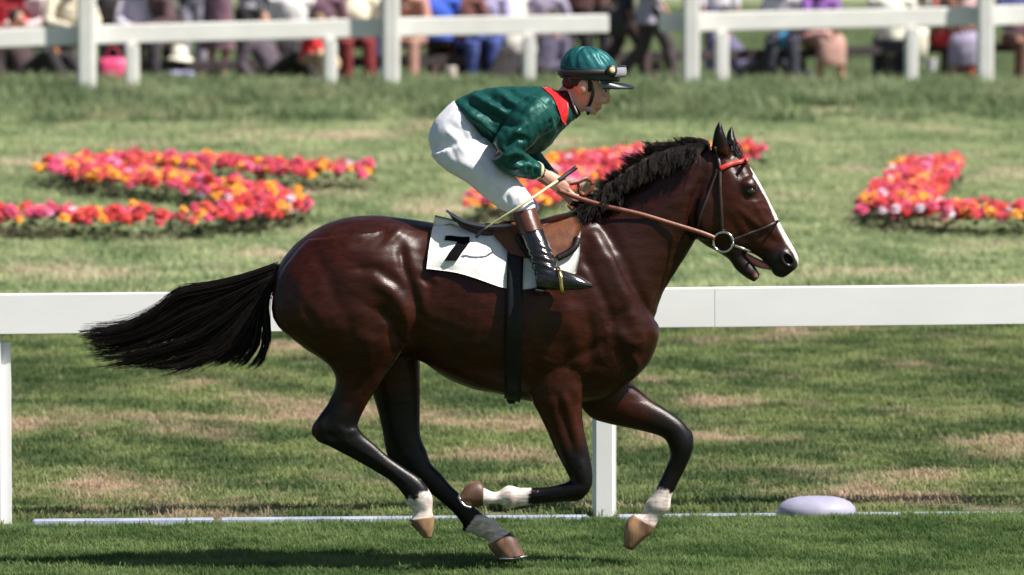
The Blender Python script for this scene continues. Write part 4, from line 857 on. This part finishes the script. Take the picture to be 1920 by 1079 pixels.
for lay in (0, 1):
    for k in range(5):
        for i in range(na):
            a = -1.25+2.5*i/(na-1); t = k/4; ext = .062*math.cos(a*.95)**.8*t
            v.append(cp+np.array([(.128+ext)*math.cos(a)+ext*.15, .098*math.sin(a)*(1+t*.02), -.020-.030*math.cos(a)*.5-.018*t*t-.006*lay-.012*abs(math.sin(a))*t]))
n1 = 5*na
for k in range(4):
    for i in range(na-1):
        q = (k*na+i, k*na+i+1, (k+1)*na+i+1, (k+1)*na+i); f.append(q); f.append(tuple(n1+x for x in q[::-1]))
for i in range(na-1): f.append((4*na+i, 4*na+i+1, n1+4*na+i+1, n1+4*na+i))
link_mesh('peak', mesh_of(v, f), m_peak, helm)
m_gog = mat('goggle rubber', (.02, .016, .02), .45, .1, 30, .1, 80); m_lens = mat('clear goggle lens', (.30, .29, .36), .14, .05, 10, 0, spec=.7, coat=.6, croug=.04)
v, f = tube([cp+np.array([.142*math.cos(a), .106*math.sin(a), .012-.055*math.cos(a)*.16+.012*math.cos(a)]) for a in np.linspace(.9, 6.2832-.9, 26)], .011, 8, .35, (0, 0, 1)); gs = link_mesh('goggle_strap', mesh_of(v, f), m_gog, helm)
m_yel = mat('cream disc', (.75, .60, .28), .4, .1, 30, .1, 60)
for s in (-1, 1):
    a = s*.98; c = cp+np.array([.140*math.cos(a)+.018, .108*math.sin(a)+s*.006, .022]); n = Vector((math.cos(a)*.35, math.sin(a), .1)).normalized(); ro = n.to_track_quat('Z', 'Y').to_matrix()
    v, f = ellip(c, (.026, .026, .010), 18, ro); q = link_mesh('goggle_hinge', mesh_of(v, f), m_gog, helm)
    v, f = ellip(c+np.array(n)*.006, (.0145, .0145, .007), 16, ro); link_mesh('disc', mesh_of(v, f), m_yel, q)
v, f = tube([cp+np.array([.150*math.cos(a)+.006, .112*math.sin(a), .012-.055*math.cos(a)*.16+.014*math.cos(a)]) for a in np.linspace(-.80, .80, 18)], .024, 10, .36, (0, 0, 1)); link_mesh('goggle_lens', mesh_of(v, f), m_lens, helm)
for dz in (-.022, .022):
    v, f = tube([cp+np.array([.152*math.cos(a)+.006, .114*math.sin(a), .012+dz-.055*math.cos(a)*.16+.014*math.cos(a)]) for a in np.linspace(-.84, .84, 18)], .005, 6); link_mesh('goggle_frame', mesh_of(v, f), m_gog, helm)
v, f = tube([cp+np.array([-.005, -.093, -.02]), P(1112, 170, -.082), P(1108, 190, -.072), P(1102, 204, -.055), P(1103, 214, -.02), P(1103, 214, .02), P(1102, 204, .055), P(1108, 190, .072), P(1112, 170, .082), cp+np.array([-.005, .093, -.02])], .0075, 8, .4, (1, 0, .3)); link_mesh('chin_strap', mesh_of(v, f), m_blk, helm)
v, f = ellip(P(1103, 203, -.054), (.014, .012, .016), 12); link_mesh('chin_cup', mesh_of(v, f), mat('lavender pad', (.36, .32, .46), .6, .1, 30, .1, 80), helm)
m_cord = mat('pale cord', (.50, .48, .56), .7, .1, 30, .1, 80)
v, f = tube([P(1067, 172, -.066), P(1072, 186, -.068), P(1078, 203, -.064), P(1083, 214, -.05)], .004, 6); link_mesh('collar_cord', mesh_of(v, f), m_cord, rider)
# stirrup: leather and iron
m_brass = mat('worn brass', (.62, .44, .18), .28, .15, 30, .1, 60, metal=1)
for s in (-1, 1):
    v, f = flat_band([P(968, 440, s*.235), P(985, 470, s*.262), P(1010, 495, s*.285), P(1044, 505, s*.338)], .022, .005); sl_ = link_mesh('stirrup_leather', mesh_of(v, f), m_strap, sad)
    c0 = P(1047, 504, s*.338); w = .056
    pts = [c0, c0+np.array([.006, -w*.8, -.02]), c0+np.array([.012, -w, -.065]), c0+np.array([.016, -w*.95, -.098]), c0+np.array([.016, 0, -.104]), c0+np.array([.016, w*.95, -.098]), c0+np.array([.012, w, -.065]), c0+np.array([.006, w*.8, -.02]), c0]
    v, f = tube(pts, .0095, 8); link_mesh('stirrup_iron', mesh_of(v, f), m_brass, sad)
# whip
m_whip = mat('pale whip cane', (.72, .62, .36), .4, .12, 30, .1, 80); m_grip = mat('dark whip grip', (.02, .02, .035), .5, .1, 30, .2, 120)
wh = empty('riding_whip', P(1050, 340, -.12), 'thin pale riding whip with dark handle held in the rider hand', 'whip')
v, f = tube([P(1081, 314, -.085), P(1070, 322, -.095), P(1056, 332, -.115), P(1046, 339, -.13)], [.0105, .0095, .009, .008], 10); link_mesh('grip', mesh_of(v, f), m_grip, wh)
v, f = tube([P(1046, 339, -.13), P(1022, 355, -.20), P(1000, 370, -.275), P(970, 390, -.30), P(935, 412, -.29), P(908, 430, -.27)], [.006, .006, .006, .0055, .0045, .003], 8); link_mesh('cane', mesh_of(v, f), m_whip, wh)
v, f = flat_band([P(910, 429, -.272), P(900, 437, -.27), P(892, 446, -.27)], .016, .003); link_mesh('whip_flap', mesh_of(v, f), m_grip, wh)

# ------------------------------------------------------------------ crowd beyond the fence
CM = {}
def cloth(c, rough=.85):
    k = tuple(round(x, 3) for x in c)
    if k not in CM: CM[k] = mat('woven cloth', c, rough, .12, 12, .3, 60, sheen=.1)
    return CM[k]
m_skins = [mat('skin tone', c, .55, .1, 25, .1, 100) for c in ((.48, .24, .17), (.42, .19, .12), (.55, .30, .22))]
m_hairs = [mat('hair', c, .6, .25, 40, .4, 80) for c in ((.02, .012, .009), (.09, .045, .02), (.25, .16, .07), (.30, .28, .27))]
def person(u, Y, base, yaw, pose, top, low, label, group='racegoers beyond the white fence', skirt=False, coat=0, hair=0, skin=0, shoe=(.02, .015, .015), sc=1.0, lean=0.0, child=False, armpose='lap', hat=None, fat=1.0):
    X = P(u, 100, Y)[0]; ca, sa = math.cos(yaw), math.sin(yaw)       # yaw 0 faces the camera
    def T(p): x, y, z = p; x *= sc; y *= sc; z *= sc; return np.array([X+x*ca-y*sa, Y+x*sa+y*ca, base+z])
    sd = (ca, sa, 0)
    def tb(pts, rr, flat=1.0, n=12): return tube([T(p) for p in pts], [r*sc for r in (rr if not np.isscalar(rr) else [rr]*len(pts))], n, flat, sd)
    f = fat
    if pose == 'sit':
        hz = .56; hip = [(-.10, .02, hz), (.10, .02, hz)]; kn = [(-.12, -.40, .54), (.13, -.38, .55)]; an = [(-.12, -.36, .10), (.15, -.42, .10)]
        pel = (0, .03, hz); ch = (0, .03-.16*lean, hz+.32); sh = hz+.46; shy = .04-.30*lean
    elif pose == 'walk':
        hz = .90; hip = [(-.09, 0, hz), (.09, 0, hz)]; kn = [(-.09, -.20, .50), (.09, .06, .47)]; an = [(-.09, -.26, .10), (.09, .36, .14)]
        pel = (0, 0, hz+.02); ch = (0, -.02, 1.22); sh = 1.40; shy = -.03
    elif pose == 'recline':
        hz = .14; hip = [(-.10, 0, hz), (.10, 0, hz)]; kn = [(-.13, -.40, .42), (.14, -.42, .36)]; an = [(-.12, -.62, .07), (.15, -.74, .07)]
        pel = (0, 0, hz); ch = (0, .18, hz+.27); sh = hz+.40; shy = .27
    else:
        hz = .90; hip = [(-.09, 0, hz), (.09, 0, hz)]; kn = [(-.10, -.02, .50), (.10, -.03, .50)]; an = [(-.10, .02, .09), (.11, 0, .09)]
        pel = (0, 0, hz+.02); ch = (0, -.02-.1*lean, 1.22); sh = 1.40; shy = -.02-.24*lean
    hd = (0, shy-.05-.10*lean, sh+.24-.05*lean)
    shl = [(-.18*f, shy, sh), (.18*f, shy, sh)]
    if armpose == 'lap': el = [(-.25*f, shy-.08, sh-.27), (.25*f, shy-.06, sh-.27)]; wrs = [(-.10, shy-.30, sh-.33), (.10, shy-.30, sh-.31)]
    elif armpose == 'down': el = [(-.24*f, shy+.03, sh-.29), (.24*f, shy+.02, sh-.29)]; wrs = [(-.25*f, shy-.04, sh-.55), (.25*f, shy-.06, sh-.55)]
    elif armpose == 'up': el = [(-.24*f, shy-.16, sh-.20), (.24*f, shy-.18, sh-.20)]; wrs = [(-.07, shy-.28, sh+.03), (.08, shy-.28, sh+.03)]
    else: el = [(-.25*f, shy+.06, sh-.26), (.25*f, shy-.10, sh-.26)]; wrs = [(-.20, shy-.10, sh-.46), (.16, shy-.34, sh-.34)]
    bd = [ellip(T(hd), (.082*sc, .098*sc, .118*sc), 14, Matrix.Rotation(yaw, 3, 'Z')), tb([(0, shy+.01, sh-.02), (hd[0], hd[1]+.015, hd[2]-.07)], [.062, .056]), tb([(0, hd[1]-.09, hd[2]+.01), (0, hd[1]-.118, hd[2]-.025)], [.014, .018]),
          tb([pel, ch, (0, shy, sh-.04)], [.14, .14, .13], .7), tb([(-.15*f, shy, sh-.03), (.15*f, shy, sh-.03)], .055)]
    for s in (0, 1):
        x = (-1, 1)[s]
        bd += [tb([hip[s], kn[s]], [.085, .055]), tb([kn[s], an[s]], [.055, .036]), tb([an[s], (an[s][0], an[s][1]-.15, an[s][2]-.04)], [.036, .03]), tb([shl[s], el[s]], [.046, .038]), tb([el[s], wrs[s]], [.038, .027]), ellip(T((hd[0]+x*.082, hd[1]+.01, hd[2]-.01)), (.012*sc, .02*sc, .03*sc), 8)]
        w = np.array(wrs[s]); dr = w-np.array(el[s]); dr /= np.linalg.norm(dr); sd_ = np.cross(dr, [0, 1., .3]); sd_ /= np.linalg.norm(sd_)+1e-9
        bd.append(tb([tuple(w), tuple(w+dr*.09)], [.028, .036], .55))
        for k in range(4): b = w+dr*.085+sd_*(k-1.5)*.019; ln = (.06, .075, .07, .055)[k]; bd.append(tb([tuple(b), tuple(b+dr*ln*.55), tuple(b+dr*ln*.9+np.array([0, 0, -.02]))], [.0105, .0105, .009], n=6))
        b = w+dr*.03+sd_*.034; bd.append(tb([tuple(b), tuple(b+dr*.035+sd_*.022), tuple(b+dr*.065+sd_*.022)], [.012, .011, .010], n=6))
    body = link_mesh('person', blob(bd, .0125*sc, 2), m_skins[skin]); rebase(body, (X, Y, base)); tag(body, label, 'person', group)
    fs = .03
    tp = [tb([(pel[0], pel[1], pel[2]-.02-coat), (pel[0], pel[1]*.6+ch[1]*.4, pel[2]*.65+ch[2]*.35), ch, (0, shy, sh-.03)], [.17*f+coat*.12, .162*f, .172*f, .15], .74), tb([(-.15*f, shy, sh-.03), (.15*f, shy, sh-.03)], .075)]
    for s in (0, 1): tp += [tb([shl[s], el[s]], [.072, .062]), tb([el[s], tuple(np.array(el[s])*.12+np.array(wrs[s])*.88)], [.062, .046])]
    tm = blob(tp, .018*sc, 2); Vt = verts(tm); setv(tm, Vt+normals(tm)*(.006*vnoise(Vt, 26, int(abs(u)) % 97))[:, None]); link_mesh('jacket' if coat else 'top', tm, cloth(top), body)
    lw = [tb([(-.09, pel[1], pel[2]), (.09, pel[1], pel[2])], .115)]
    if skirt:
        if pose == 'sit': lw += [tb([(0, .03, hz), (0, -.36, hz-.01), (0, -.44, hz-.10), (0, -.42, hz-.30)], [.17, .19, .19, .20], .6)]
        else: lw += [tb([(0, 0, hz), (0, 0, .66), (0, 0, .42)], [.165, .20, .235], .75)]
    else:
        for s in (0, 1): lw += [tb([hip[s], kn[s]], [.11, .082]), tb([kn[s], (an[s][0], an[s][1], an[s][2]+.01)], [.082, .072])]
    lm = blob(lw, .018*sc, 2); Vt = verts(lm); setv(lm, Vt+normals(lm)*(.005*vnoise(Vt, 28, int(abs(u)) % 89))[:, None]); link_mesh('skirt' if skirt else 'trousers', lm, cloth(low), body)
    for s in (0, 1):
        v, q = tb([(an[s][0], an[s][1]+.06, an[s][2]-.045), (an[s][0], an[s][1]-.04, an[s][2]-.04), (an[s][0], an[s][1]-.20, an[s][2]-.055)], [.042, .05, .036], .8); link_mesh('shoe', mesh_of(v, q), cloth(shoe, .5), body)
    hm = [ellip(T((hd[0], hd[1]+.018, hd[2]+.03)), (.094*sc, .100*sc, .105*sc), 14, Matrix.Rotation(yaw, 3, 'Z'))]
    if skirt or hair == 2: hm.append(ellip(T((hd[0], hd[1]+.06, hd[2]-.05)), (.095*sc, .06*sc, .12*sc), 12, Matrix.Rotation(yaw, 3, 'Z')))
    if hat: link_mesh('hat', blob([ellip(T((hd[0], hd[1]+.0, hd[2]+.085)), (.10*sc, .115*sc, .075*sc), 14), ellip(T((hd[0], hd[1], hd[2]+.05)), (.15*sc, .16*sc, .016*sc), 16)], .012, 1), cloth(hat), body)
    hmm = blob(hm, .014*sc, 1); Vt = verts(hmm); setv(hmm, Vt+normals(hmm)*(.004*vnoise(Vt, 90, 5))[:, None]); link_mesh('hair', hmm, m_hairs[hair], body)
    return body
def gY(Y): return gz(Y)
cream, white, lav, navy, blk = (.66, .60, .46), (.76, .73, .72), (.36, .33, .46), (.025, .03, .085), (.018, .014, .016)
brown, purple, blue, denim, wine = (.10, .048, .038), (.16, .085, .12), (.045, .12, .62), (.055, .085, .30), (.19, .016, .02)
def ty_(u): return tY(u)+.10
SIT = [  # u, yaw, top, low, label, extra
    (12, 0.2, (.58, .04, .06), (.70, .64, .58), 'racegoer in red top sitting on the timber rail at the left edge', dict(lean=.4, shoe=(.7, .68, .7), skin=1)),
    (66, -.5, (.74, .58, .60), blk, 'racegoer in pale pink blouse leaning beside the big cream coat', dict(skirt=True, hair=2, lean=.5)),
    (120, .5, cream, (.03, .02, .02), 'broad racegoer in cream jacket sitting left of the thick fence post', dict(fat=1.25, lean=.7, hair=3)),
    (212, 2.9, blk, (.10, .13, .42), 'racegoer in black top seated above the pink bag', dict(lean=.3)),
    (263, .1, (.62, .58, .70), (.03, .022, .03), 'racegoer in lavender white shirt right of the pink bag', dict(lean=.3, skin=1)),
    (316, -.7, (.10, .055, .06), (.14, .09, .10), 'racegoer in dark brown top beside the white sun hat', dict(lean=.8, hair=0)),
    (548, 3.1, white, (.42, .36, .50), 'racegoer in white top seen from behind next to the dark purple jumper', dict(fat=1.1, skirt=True)),
    (604, 2.9, purple, (.16, .15, .22), 'racegoer in dark purple jumper seen from behind above the red child', dict(fat=1.15)),
    (665, .1, (.80, .74, .58), wine, 'racegoer in cream jumper and dark red trousers with white shoes on the rail', dict(fat=1.2, shoe=(.75, .74, .76), lean=.2)),
    (772, -.3, (.55, .28, .22), (.40, .22, .17), 'racegoer in peach top with bare arms right of the thick middle post', dict(lean=.6, skin=0)),
    (818, 3.0, blue, blk, 'racegoer in bright blue top and black skirt seen from behind', dict(fat=1.2, skirt=True, hair=1)),
    (872, 2.8, (.20, .08, .07), (.07, .09, .36), 'racegoer in brown top and blue jeans seen from behind', dict(hair=1)),
    (918, -.2, (.44, .40, .62), denim, 'racegoer in lavender shirt and blue jeans facing the course with legs over the rail', dict(lean=.2, shoe=(.7, .5, .5))),
    (962, .2, (.78, .74, .68), (.60, .56, .52), 'racegoer all in white seated left of the rider cap', dict(skirt=True, hair=2)),
    (1024, 2.9, (.34, .30, .42), (.10, .08, .10), 'racegoer in grey lavender top seated just left of the brown jumper', dict(hair=0)),
    (1474, -.2, (.66, .62, .70), (.03, .03, .05), 'racegoer in white shirt sitting by the blue ball', dict(lean=.6)),
    (1522, .5, (.22, .09, .36), (.45, .26, .22), 'racegoer in purple top sitting right of the blue ball', dict(lean=.7, skirt=True, hair=2)),
    (1672, 3.1, (.78, .76, .66), (.05, .05, .12), 'racegoer in white shirt and navy trousers seen from behind by the white carrier bag', dict(fat=1.1)),
    (1765, 1.2, (.13, .05, .035), (.50, .03, .03), 'racegoer in brown jacket and bright red trousers on the rail', dict(lean=.6, shoe=(.7, .68, .72))),
    (1818, -.2, (.72, .50, .52), (.32, .28, .40), 'racegoer in pale pink top beside the right fence post', dict(hair=2, skirt=True, lean=.3)),
    (1908, .3, (.035, .05, .16), (.12, .06, .04), 'racegoer in navy top and brown trousers at the right edge', dict(skin=1)),
]
for u, yw, tp, lw, lb, ex in SIT:
    Y = ty_(u); person(u, Y, gY(Y), yw, 'sit', tp, lw, lb, **ex)
STAND = [
    (30, 43, .3, (.12, .06, .07), blk, 'racegoer in dark maroon top standing behind the red top at the left edge', dict(armpose='down')),
    (98, 42.5, 2.9, (.30, .22, .30), purple, 'racegoer in mauve top standing behind the cream jacket', dict(armpose='down', skirt=True)),
    (182, 43.2, .1, (.52, .46, .62), navy, 'racegoer in lilac shirt standing left of the black top', dict(armpose='down')),
    (240, 42.2, 2.9, (.07, .12, .46), (.06, .06, .12), 'racegoer in royal blue top standing behind the lavender white shirt', dict(armpose='down')),
    (300, 43.6, 3.0, (.06, .04, .05), blk, 'racegoer in near black top standing behind the dark brown top', dict(armpose='down', fat=1.15)),
    (576, 42.8, .2, (.20, .17, .26), (.05, .04, .06), 'racegoer in slate jumper standing between the white top and the purple jumper', dict(armpose='down')),
    (635, 43.4, 2.8, (.50, .30, .30), blk, 'racegoer in dusty pink top standing behind the purple jumper', dict(armpose='down', skirt=True, hair=2)),
    (795, 43.0, .1, (.70, .66, .62), (.10, .06, .06), 'racegoer in off-white shirt standing behind the bright blue top', dict(armpose='down')),
    (850, 42.6, 3.0, (.08, .07, .16), blk, 'racegoer in midnight blue top standing right of the bright blue top', dict(armpose='down')),
    (942, 43.1, .2, (.16, .07, .06), (.07, .05, .06), 'racegoer in russet top standing left of the all white racegoer', dict(armpose='down')),
    (1000, 42.7, 2.9, (.68, .62, .60), (.3, .26, .34), 'racegoer in ivory blouse standing behind the grey lavender top', dict(armpose='down', skirt=True, hair=2)),
    (1052, 43.3, .3, (.10, .10, .22), blk, 'racegoer in dark blue top standing left of the brown jumper', dict(armpose='down')),
    (1118, 42.9, 3.0, (.14, .05, .05), (.03, .02, .03), 'racegoer in oxblood top standing left of the fence gap', dict(armpose='down', fat=1.1)),
    (1790, 42.6, .1, (.46, .14, .12), blk, 'racegoer in brick red top standing behind the brown jacket', dict(armpose='down')),
    (408, 40.6, 2.6, purple, purple, 'tall racegoer in long mauve brown coat standing behind the rail', dict(coat=.38, skirt=True, fat=1.1, hair=1, armpose='up')),
    (470, 40.9, .4, (.62, .60, .66), blk, 'racegoer in white shirt and black trousers holding hands to the face', dict(armpose='up')),
    (1082, 41.0, .1, (.075, .03, .028), (.022, .014, .016), 'racegoer in dark brown jumper standing behind the rider cap', dict(armpose='down', fat=1.15, skin=1)),
    (1345, 45.5, .5, (.62, .58, .66), (.10, .10, .2), 'small far racegoer in pale shirt standing in the grass behind the rail', dict(armpose='down')),
    (1700, 46, 2.8, (.60, .52, .50), (.30, .20, .2), 'far racegoer in pale jumper standing behind the white carrier bag', dict(armpose='down', skirt=True)),
    (905, 43.2, 2.9, (.66, .62, .72), (.2, .2, .4), 'racegoer in white blouse standing behind the blue jeans', dict(armpose='down', skirt=True, hair=2)),
    (720, 42.6, .3, (.10, .11, .34), (.04, .04, .10), 'racegoer in blue jumper standing behind the cream jumper', dict(armpose='down')),
    (360, 43.2, .2, (.10, .10, .14), (.28, .26, .34), 'racegoer in charcoal top standing left of the mauve brown coat', dict(armpose='down')),
    (515, 44, .1, (.14, .05, .05), blk, 'racegoer in maroon top standing left of the white top', dict(armpose='down')),
]
for u, Y, yw, tp, lw, lb, ex in STAND: person(u, Y, gY(Y), yw, 'stand', tp, lw, lb, **ex)
person(1218, 38.2, gY(38.2), math.pi/2, 'walk', (.40, .37, .48), (.055, .042, .045), 'man in pale grey sports jacket and dark trousers walking through the gap in the fence', coat=.18, fat=1.15, shoe=(.30, .27, .33), armpose='mix')
person(1168, 38.7, gY(38.7), math.pi/2, 'walk', (.03, .022, .035), (.06, .035, .035), 'man in black coat walking close behind the pale sports jacket', coat=.22, fat=1.1, armpose='down')
person(1400, 41.2, gY(41.2), 1.2, 'recline', (.12, .11, .20), (.035, .035, .055), 'racegoer in dark clothes lying back on the grass behind the lavender end of the rail', shoe=(.72, .70, .66), armpose='mix')
for u, yw, tp, lw, lb in ((58, .9, (.05, .03, .03), blk, 'added racegoer in black lounging on the grass below the orange rolled jacket'), (520, 1.0, (.08, .06, .08), blk, 'added racegoer in charcoal lounging on the grass left of the red child'), (1010, -.8, (.09, .08, .13), blk, 'added racegoer in dusky blue lounging on the grass left of the rider cap')):  # dark figures added to fill the band of legs and shade under the rail
    person(u, 38.5, gY(38.5), yw, 'recline', tp, lw, lb, armpose='mix')
person(575, 37.8, gY(37.8), 1.4, 'sit', (.64, .02, .03), (.42, .26, .16), 'child in bright red anorak sitting by the thin fence post', sc=.62, hair=2, lean=.6, shoe=(.5, .32, .2))
# things lying about among the crowd
def bag(u, v, Y, w, h, dpt, c, label, name='carrier_bag', group=None, handle=True, c2=None):
    p = P(u, v, Y); mb = []
    R = []
    for t, sx, sy in ((0, .72, .75), (.06, .86, .95), (.4, 1, 1), (.8, .97, .8), (1, 1.02, .6)):
        R.append([np.array([p[0]+w/2*sx*np.sign(math.cos(a))*abs(math.cos(a))**.6+.02*w*math.sin(7*a+t*4), Y+dpt/2*sy*np.sign(math.sin(a))*abs(math.sin(a))**.6, p[2]-h/2+h*t+.03*h*math.sin(3*a)*t]) for a in np.linspace(0, 6.2832, 26, endpoint=False)])
    v_, f = skin_rings(R); r = link_mesh(name, mesh_of(v_, f), cloth(c, .5)); rebase(r, (p[0], Y, p[2]-h/2)); tag(r, label, 'bag', group)
    if handle: 
        a, q = tube([p+np.array([-w*.25, -dpt*.2, h/2]), p+np.array([-w*.15, -dpt*.2, h/2+h*.3]), p+np.array([w*.15, -dpt*.2, h/2+h*.3]), p+np.array([w*.25, -dpt*.2, h/2])], .008, 6); link_mesh('handle', mesh_of(a, q), cloth(c2 or c, .5), r)
    if c2:
        a, q = ellip(p+np.array([w*.18, -dpt*.5, -h*.18]), (w*.16, .02, h*.16), 14); link_mesh('printed_spot', mesh_of(a, q), cloth(c2, .5), r)
    return r
bag(212, 142, 37.7, .30, .38, .16, (.75, .07, .20), 'pink carrier bag with an orange red spot standing against the timber rail', c2=(.70, .06, .02))
bag(1722, 82, tY(1722)-.10, .22, .34, .14, (.80, .76, .62), 'white carrier bag hanging right of a thin fence post')
bag(1150, 40, 38.2, .26, .34, .14, (.015, .012, .014), 'black shoulder bag hanging at the end of the rail gap')
def cup(u, v, Y, r, h, c, label, name='paper_cup', cat='cup', group=None):
    p = P(u, v, Y); R = []
    for t, k in ((0, .72), (.05, .76), (.95, 1), (1, 1.04), (.97, .95), (.5, .85)):
        R.append([np.array([p[0]+r*k*math.cos(a), Y+r*k*math.sin(a), p[2]-h/2+h*t]) for a in np.linspace(0, 6.2832, 16, endpoint=False)])
    v_, f = skin_rings(R); o = link_mesh(name, mesh_of(v_, f), cloth(c, .5)); rebase(o, (p[0], Y, p[2]-h/2)); tag(o, label, cat, group)
def sunhat(u, v, Y, r, c, label):
    p = P(u, v, Y); R = []
    for t, z in ((1.0, 0), (1.02, .01), (.75, .035), (.62, .06), (.58, .12), (.45, .16), (.2, .175), (.02, .178)):
        R.append([np.array([p[0]+r*t*math.cos(a), Y+r*t*math.sin(a), p[2]-.05+z+.012*math.sin(2*a)*(t > .7)]) for a in np.linspace(0, 6.2832, 24, endpoint=False)])
    v_, f = skin_rings(R); o = link_mesh('sun_hat', mesh_of(v_, f), cloth(c)); rebase(o, (p[0], Y, p[2]-.05)); tag(o, label, 'hat')
    v_, f = tube([p+np.array([r*.63*math.cos(a), r*.63*math.sin(a), .012]) for a in np.linspace(0, 6.2832, 24)], .012, 6, sub=1); link_mesh('hat_band', mesh_of(v_, f), cloth((.5, .45, .4)), o)
sunhat(336, 106, tY(336)-.10, .16, (.82, .78, .64), 'round white sun hat lying on the timber rail')
def ball(u, v, Y, r, c, label):
    v_, f = ellip((0, 0, 0), (r, r, r), 24); p = P(u, v, Y); o = link_mesh('ball', mesh_of(v_, f), cloth(c, .4)); o.location = (p[0], Y, p[2]); tag(o, label, 'ball')
    a, q = tube([np.array([r*1.002*math.cos(t), 0, r*1.002*math.sin(t)]) for t in np.linspace(0, 6.2832, 30)], .004, 5, sub=1); x = link_mesh('seam', mesh_of([tuple(np.array(k)+np.array(o.location)) for k in a], q), cloth((.04, .2, .4), .4), o)
ball(1473, 76, tY(1473)-.12, .10, (.06, .40, .72), 'bright blue ball resting on the lavender grey rail')
cup(133, 146, 38.5, .085, .22, (.72, .68, .70), 'large white paper cup on the grass left of the thick fence post')
cup(845, 150, 38.5, .07, .30, (.62, .55, .50), 'tall pale paper cup standing on the grass below the blue top')
cup(1745, 122, 39.6, .07, .14, (.72, .70, .78), 'small white paper cup on the grass left of the red trousers')
def bundle(u, v, Y, rx, rz, c, label, name, cat):
    p = P(u, v, Y); r = np.random.default_rng(int(u)); m_ = blob([ellip(p+np.array([r.normal(0, rx*.4), r.normal(0, .05), r.normal(0, rz*.3)]), (rx*.6, .12, rz*.6), 12) for k in range(5)]+[ellip(p, (rx*.8, .14, rz*.7), 12)], .015, 1)
    Vt = verts(m_); setv(m_, Vt+normals(m_)*(.012*vnoise(Vt, 30, int(u)))[:, None]); o = link_mesh(name, m_, cloth(c)); rebase(o, p); tag(o, label, cat)
bundle(45, 122, 38.7, .16, .08, (.60, .55, .66), 'crumpled white cloth on the rail at the far left', 'folded_cloth', 'cloth')
bundle(105, 104, 38.75, .12, .12, (.60, .22, .08), 'orange and tan rolled jacket on the rail left of the thick fence post', 'rolled_jacket', 'jacket')
bundle(608, 122, 37.6, .10, .16, (.62, .42, .24), 'tan bundle against the thin post beside the red child', 'bundle', 'bag')
bundle(335, 142, 38.5, .13, .06, (.34, .34, .58), 'pale blue cloth dropped in the grass below the white sun hat', 'folded_cloth', 'cloth')
# mounds of dead grass at the foot of two posts
m_mound = mat('dry dark grass', (.09, .065, .035), .9, .3, 20, .3, 60)
def tuft_thing(u, v, Y, rx, h, label, seed):
    p = P(u, v, Y); r = np.random.default_rng(seed); vv = []; ff_ = []; z0 = gz(Y)
    for i in range(900):
        a = r.uniform(0, 6.283); q = math.sqrt(r.uniform()); x, y = rx*q*math.cos(a), .35*q*math.sin(a); hh = h*(1.1-q*q)*r.uniform(.6, 1.2); b = r.uniform(0, 6.283); ln = hh*r.uniform(.2, .9); w = .008
        n = len(vv); d = (math.cos(b), math.sin(b)); vv += [(p[0]+x-d[1]*w, Y+y+d[0]*w, z0-.02), (p[0]+x+d[1]*w, Y+y-d[0]*w, z0-.02), (p[0]+x+d[0]*ln, Y+y+d[1]*ln, z0+hh)]; ff_.append((n, n+1, n+2))
    o = link_mesh('grass_tuft', mesh_of(vv, ff_), m_mound, None, False); rebase(o, (p[0], Y, z0)); tag(o, label, 'grass tuft')
tuft_thing(120, 195, fY(120)-.4, .55, .16, 'dark dry grass tuft at the foot of the thick left fence post', 1)
tuft_thing(728, 182, fY(728)-.35, .42, .15, 'brown dry grass tuft at the foot of the thick middle fence post', 2)
tuft_thing(1262, 180, fY(1262)-.3, .34, .12, 'dark grass tuft at the foot of the fence post right of the rider', 3)
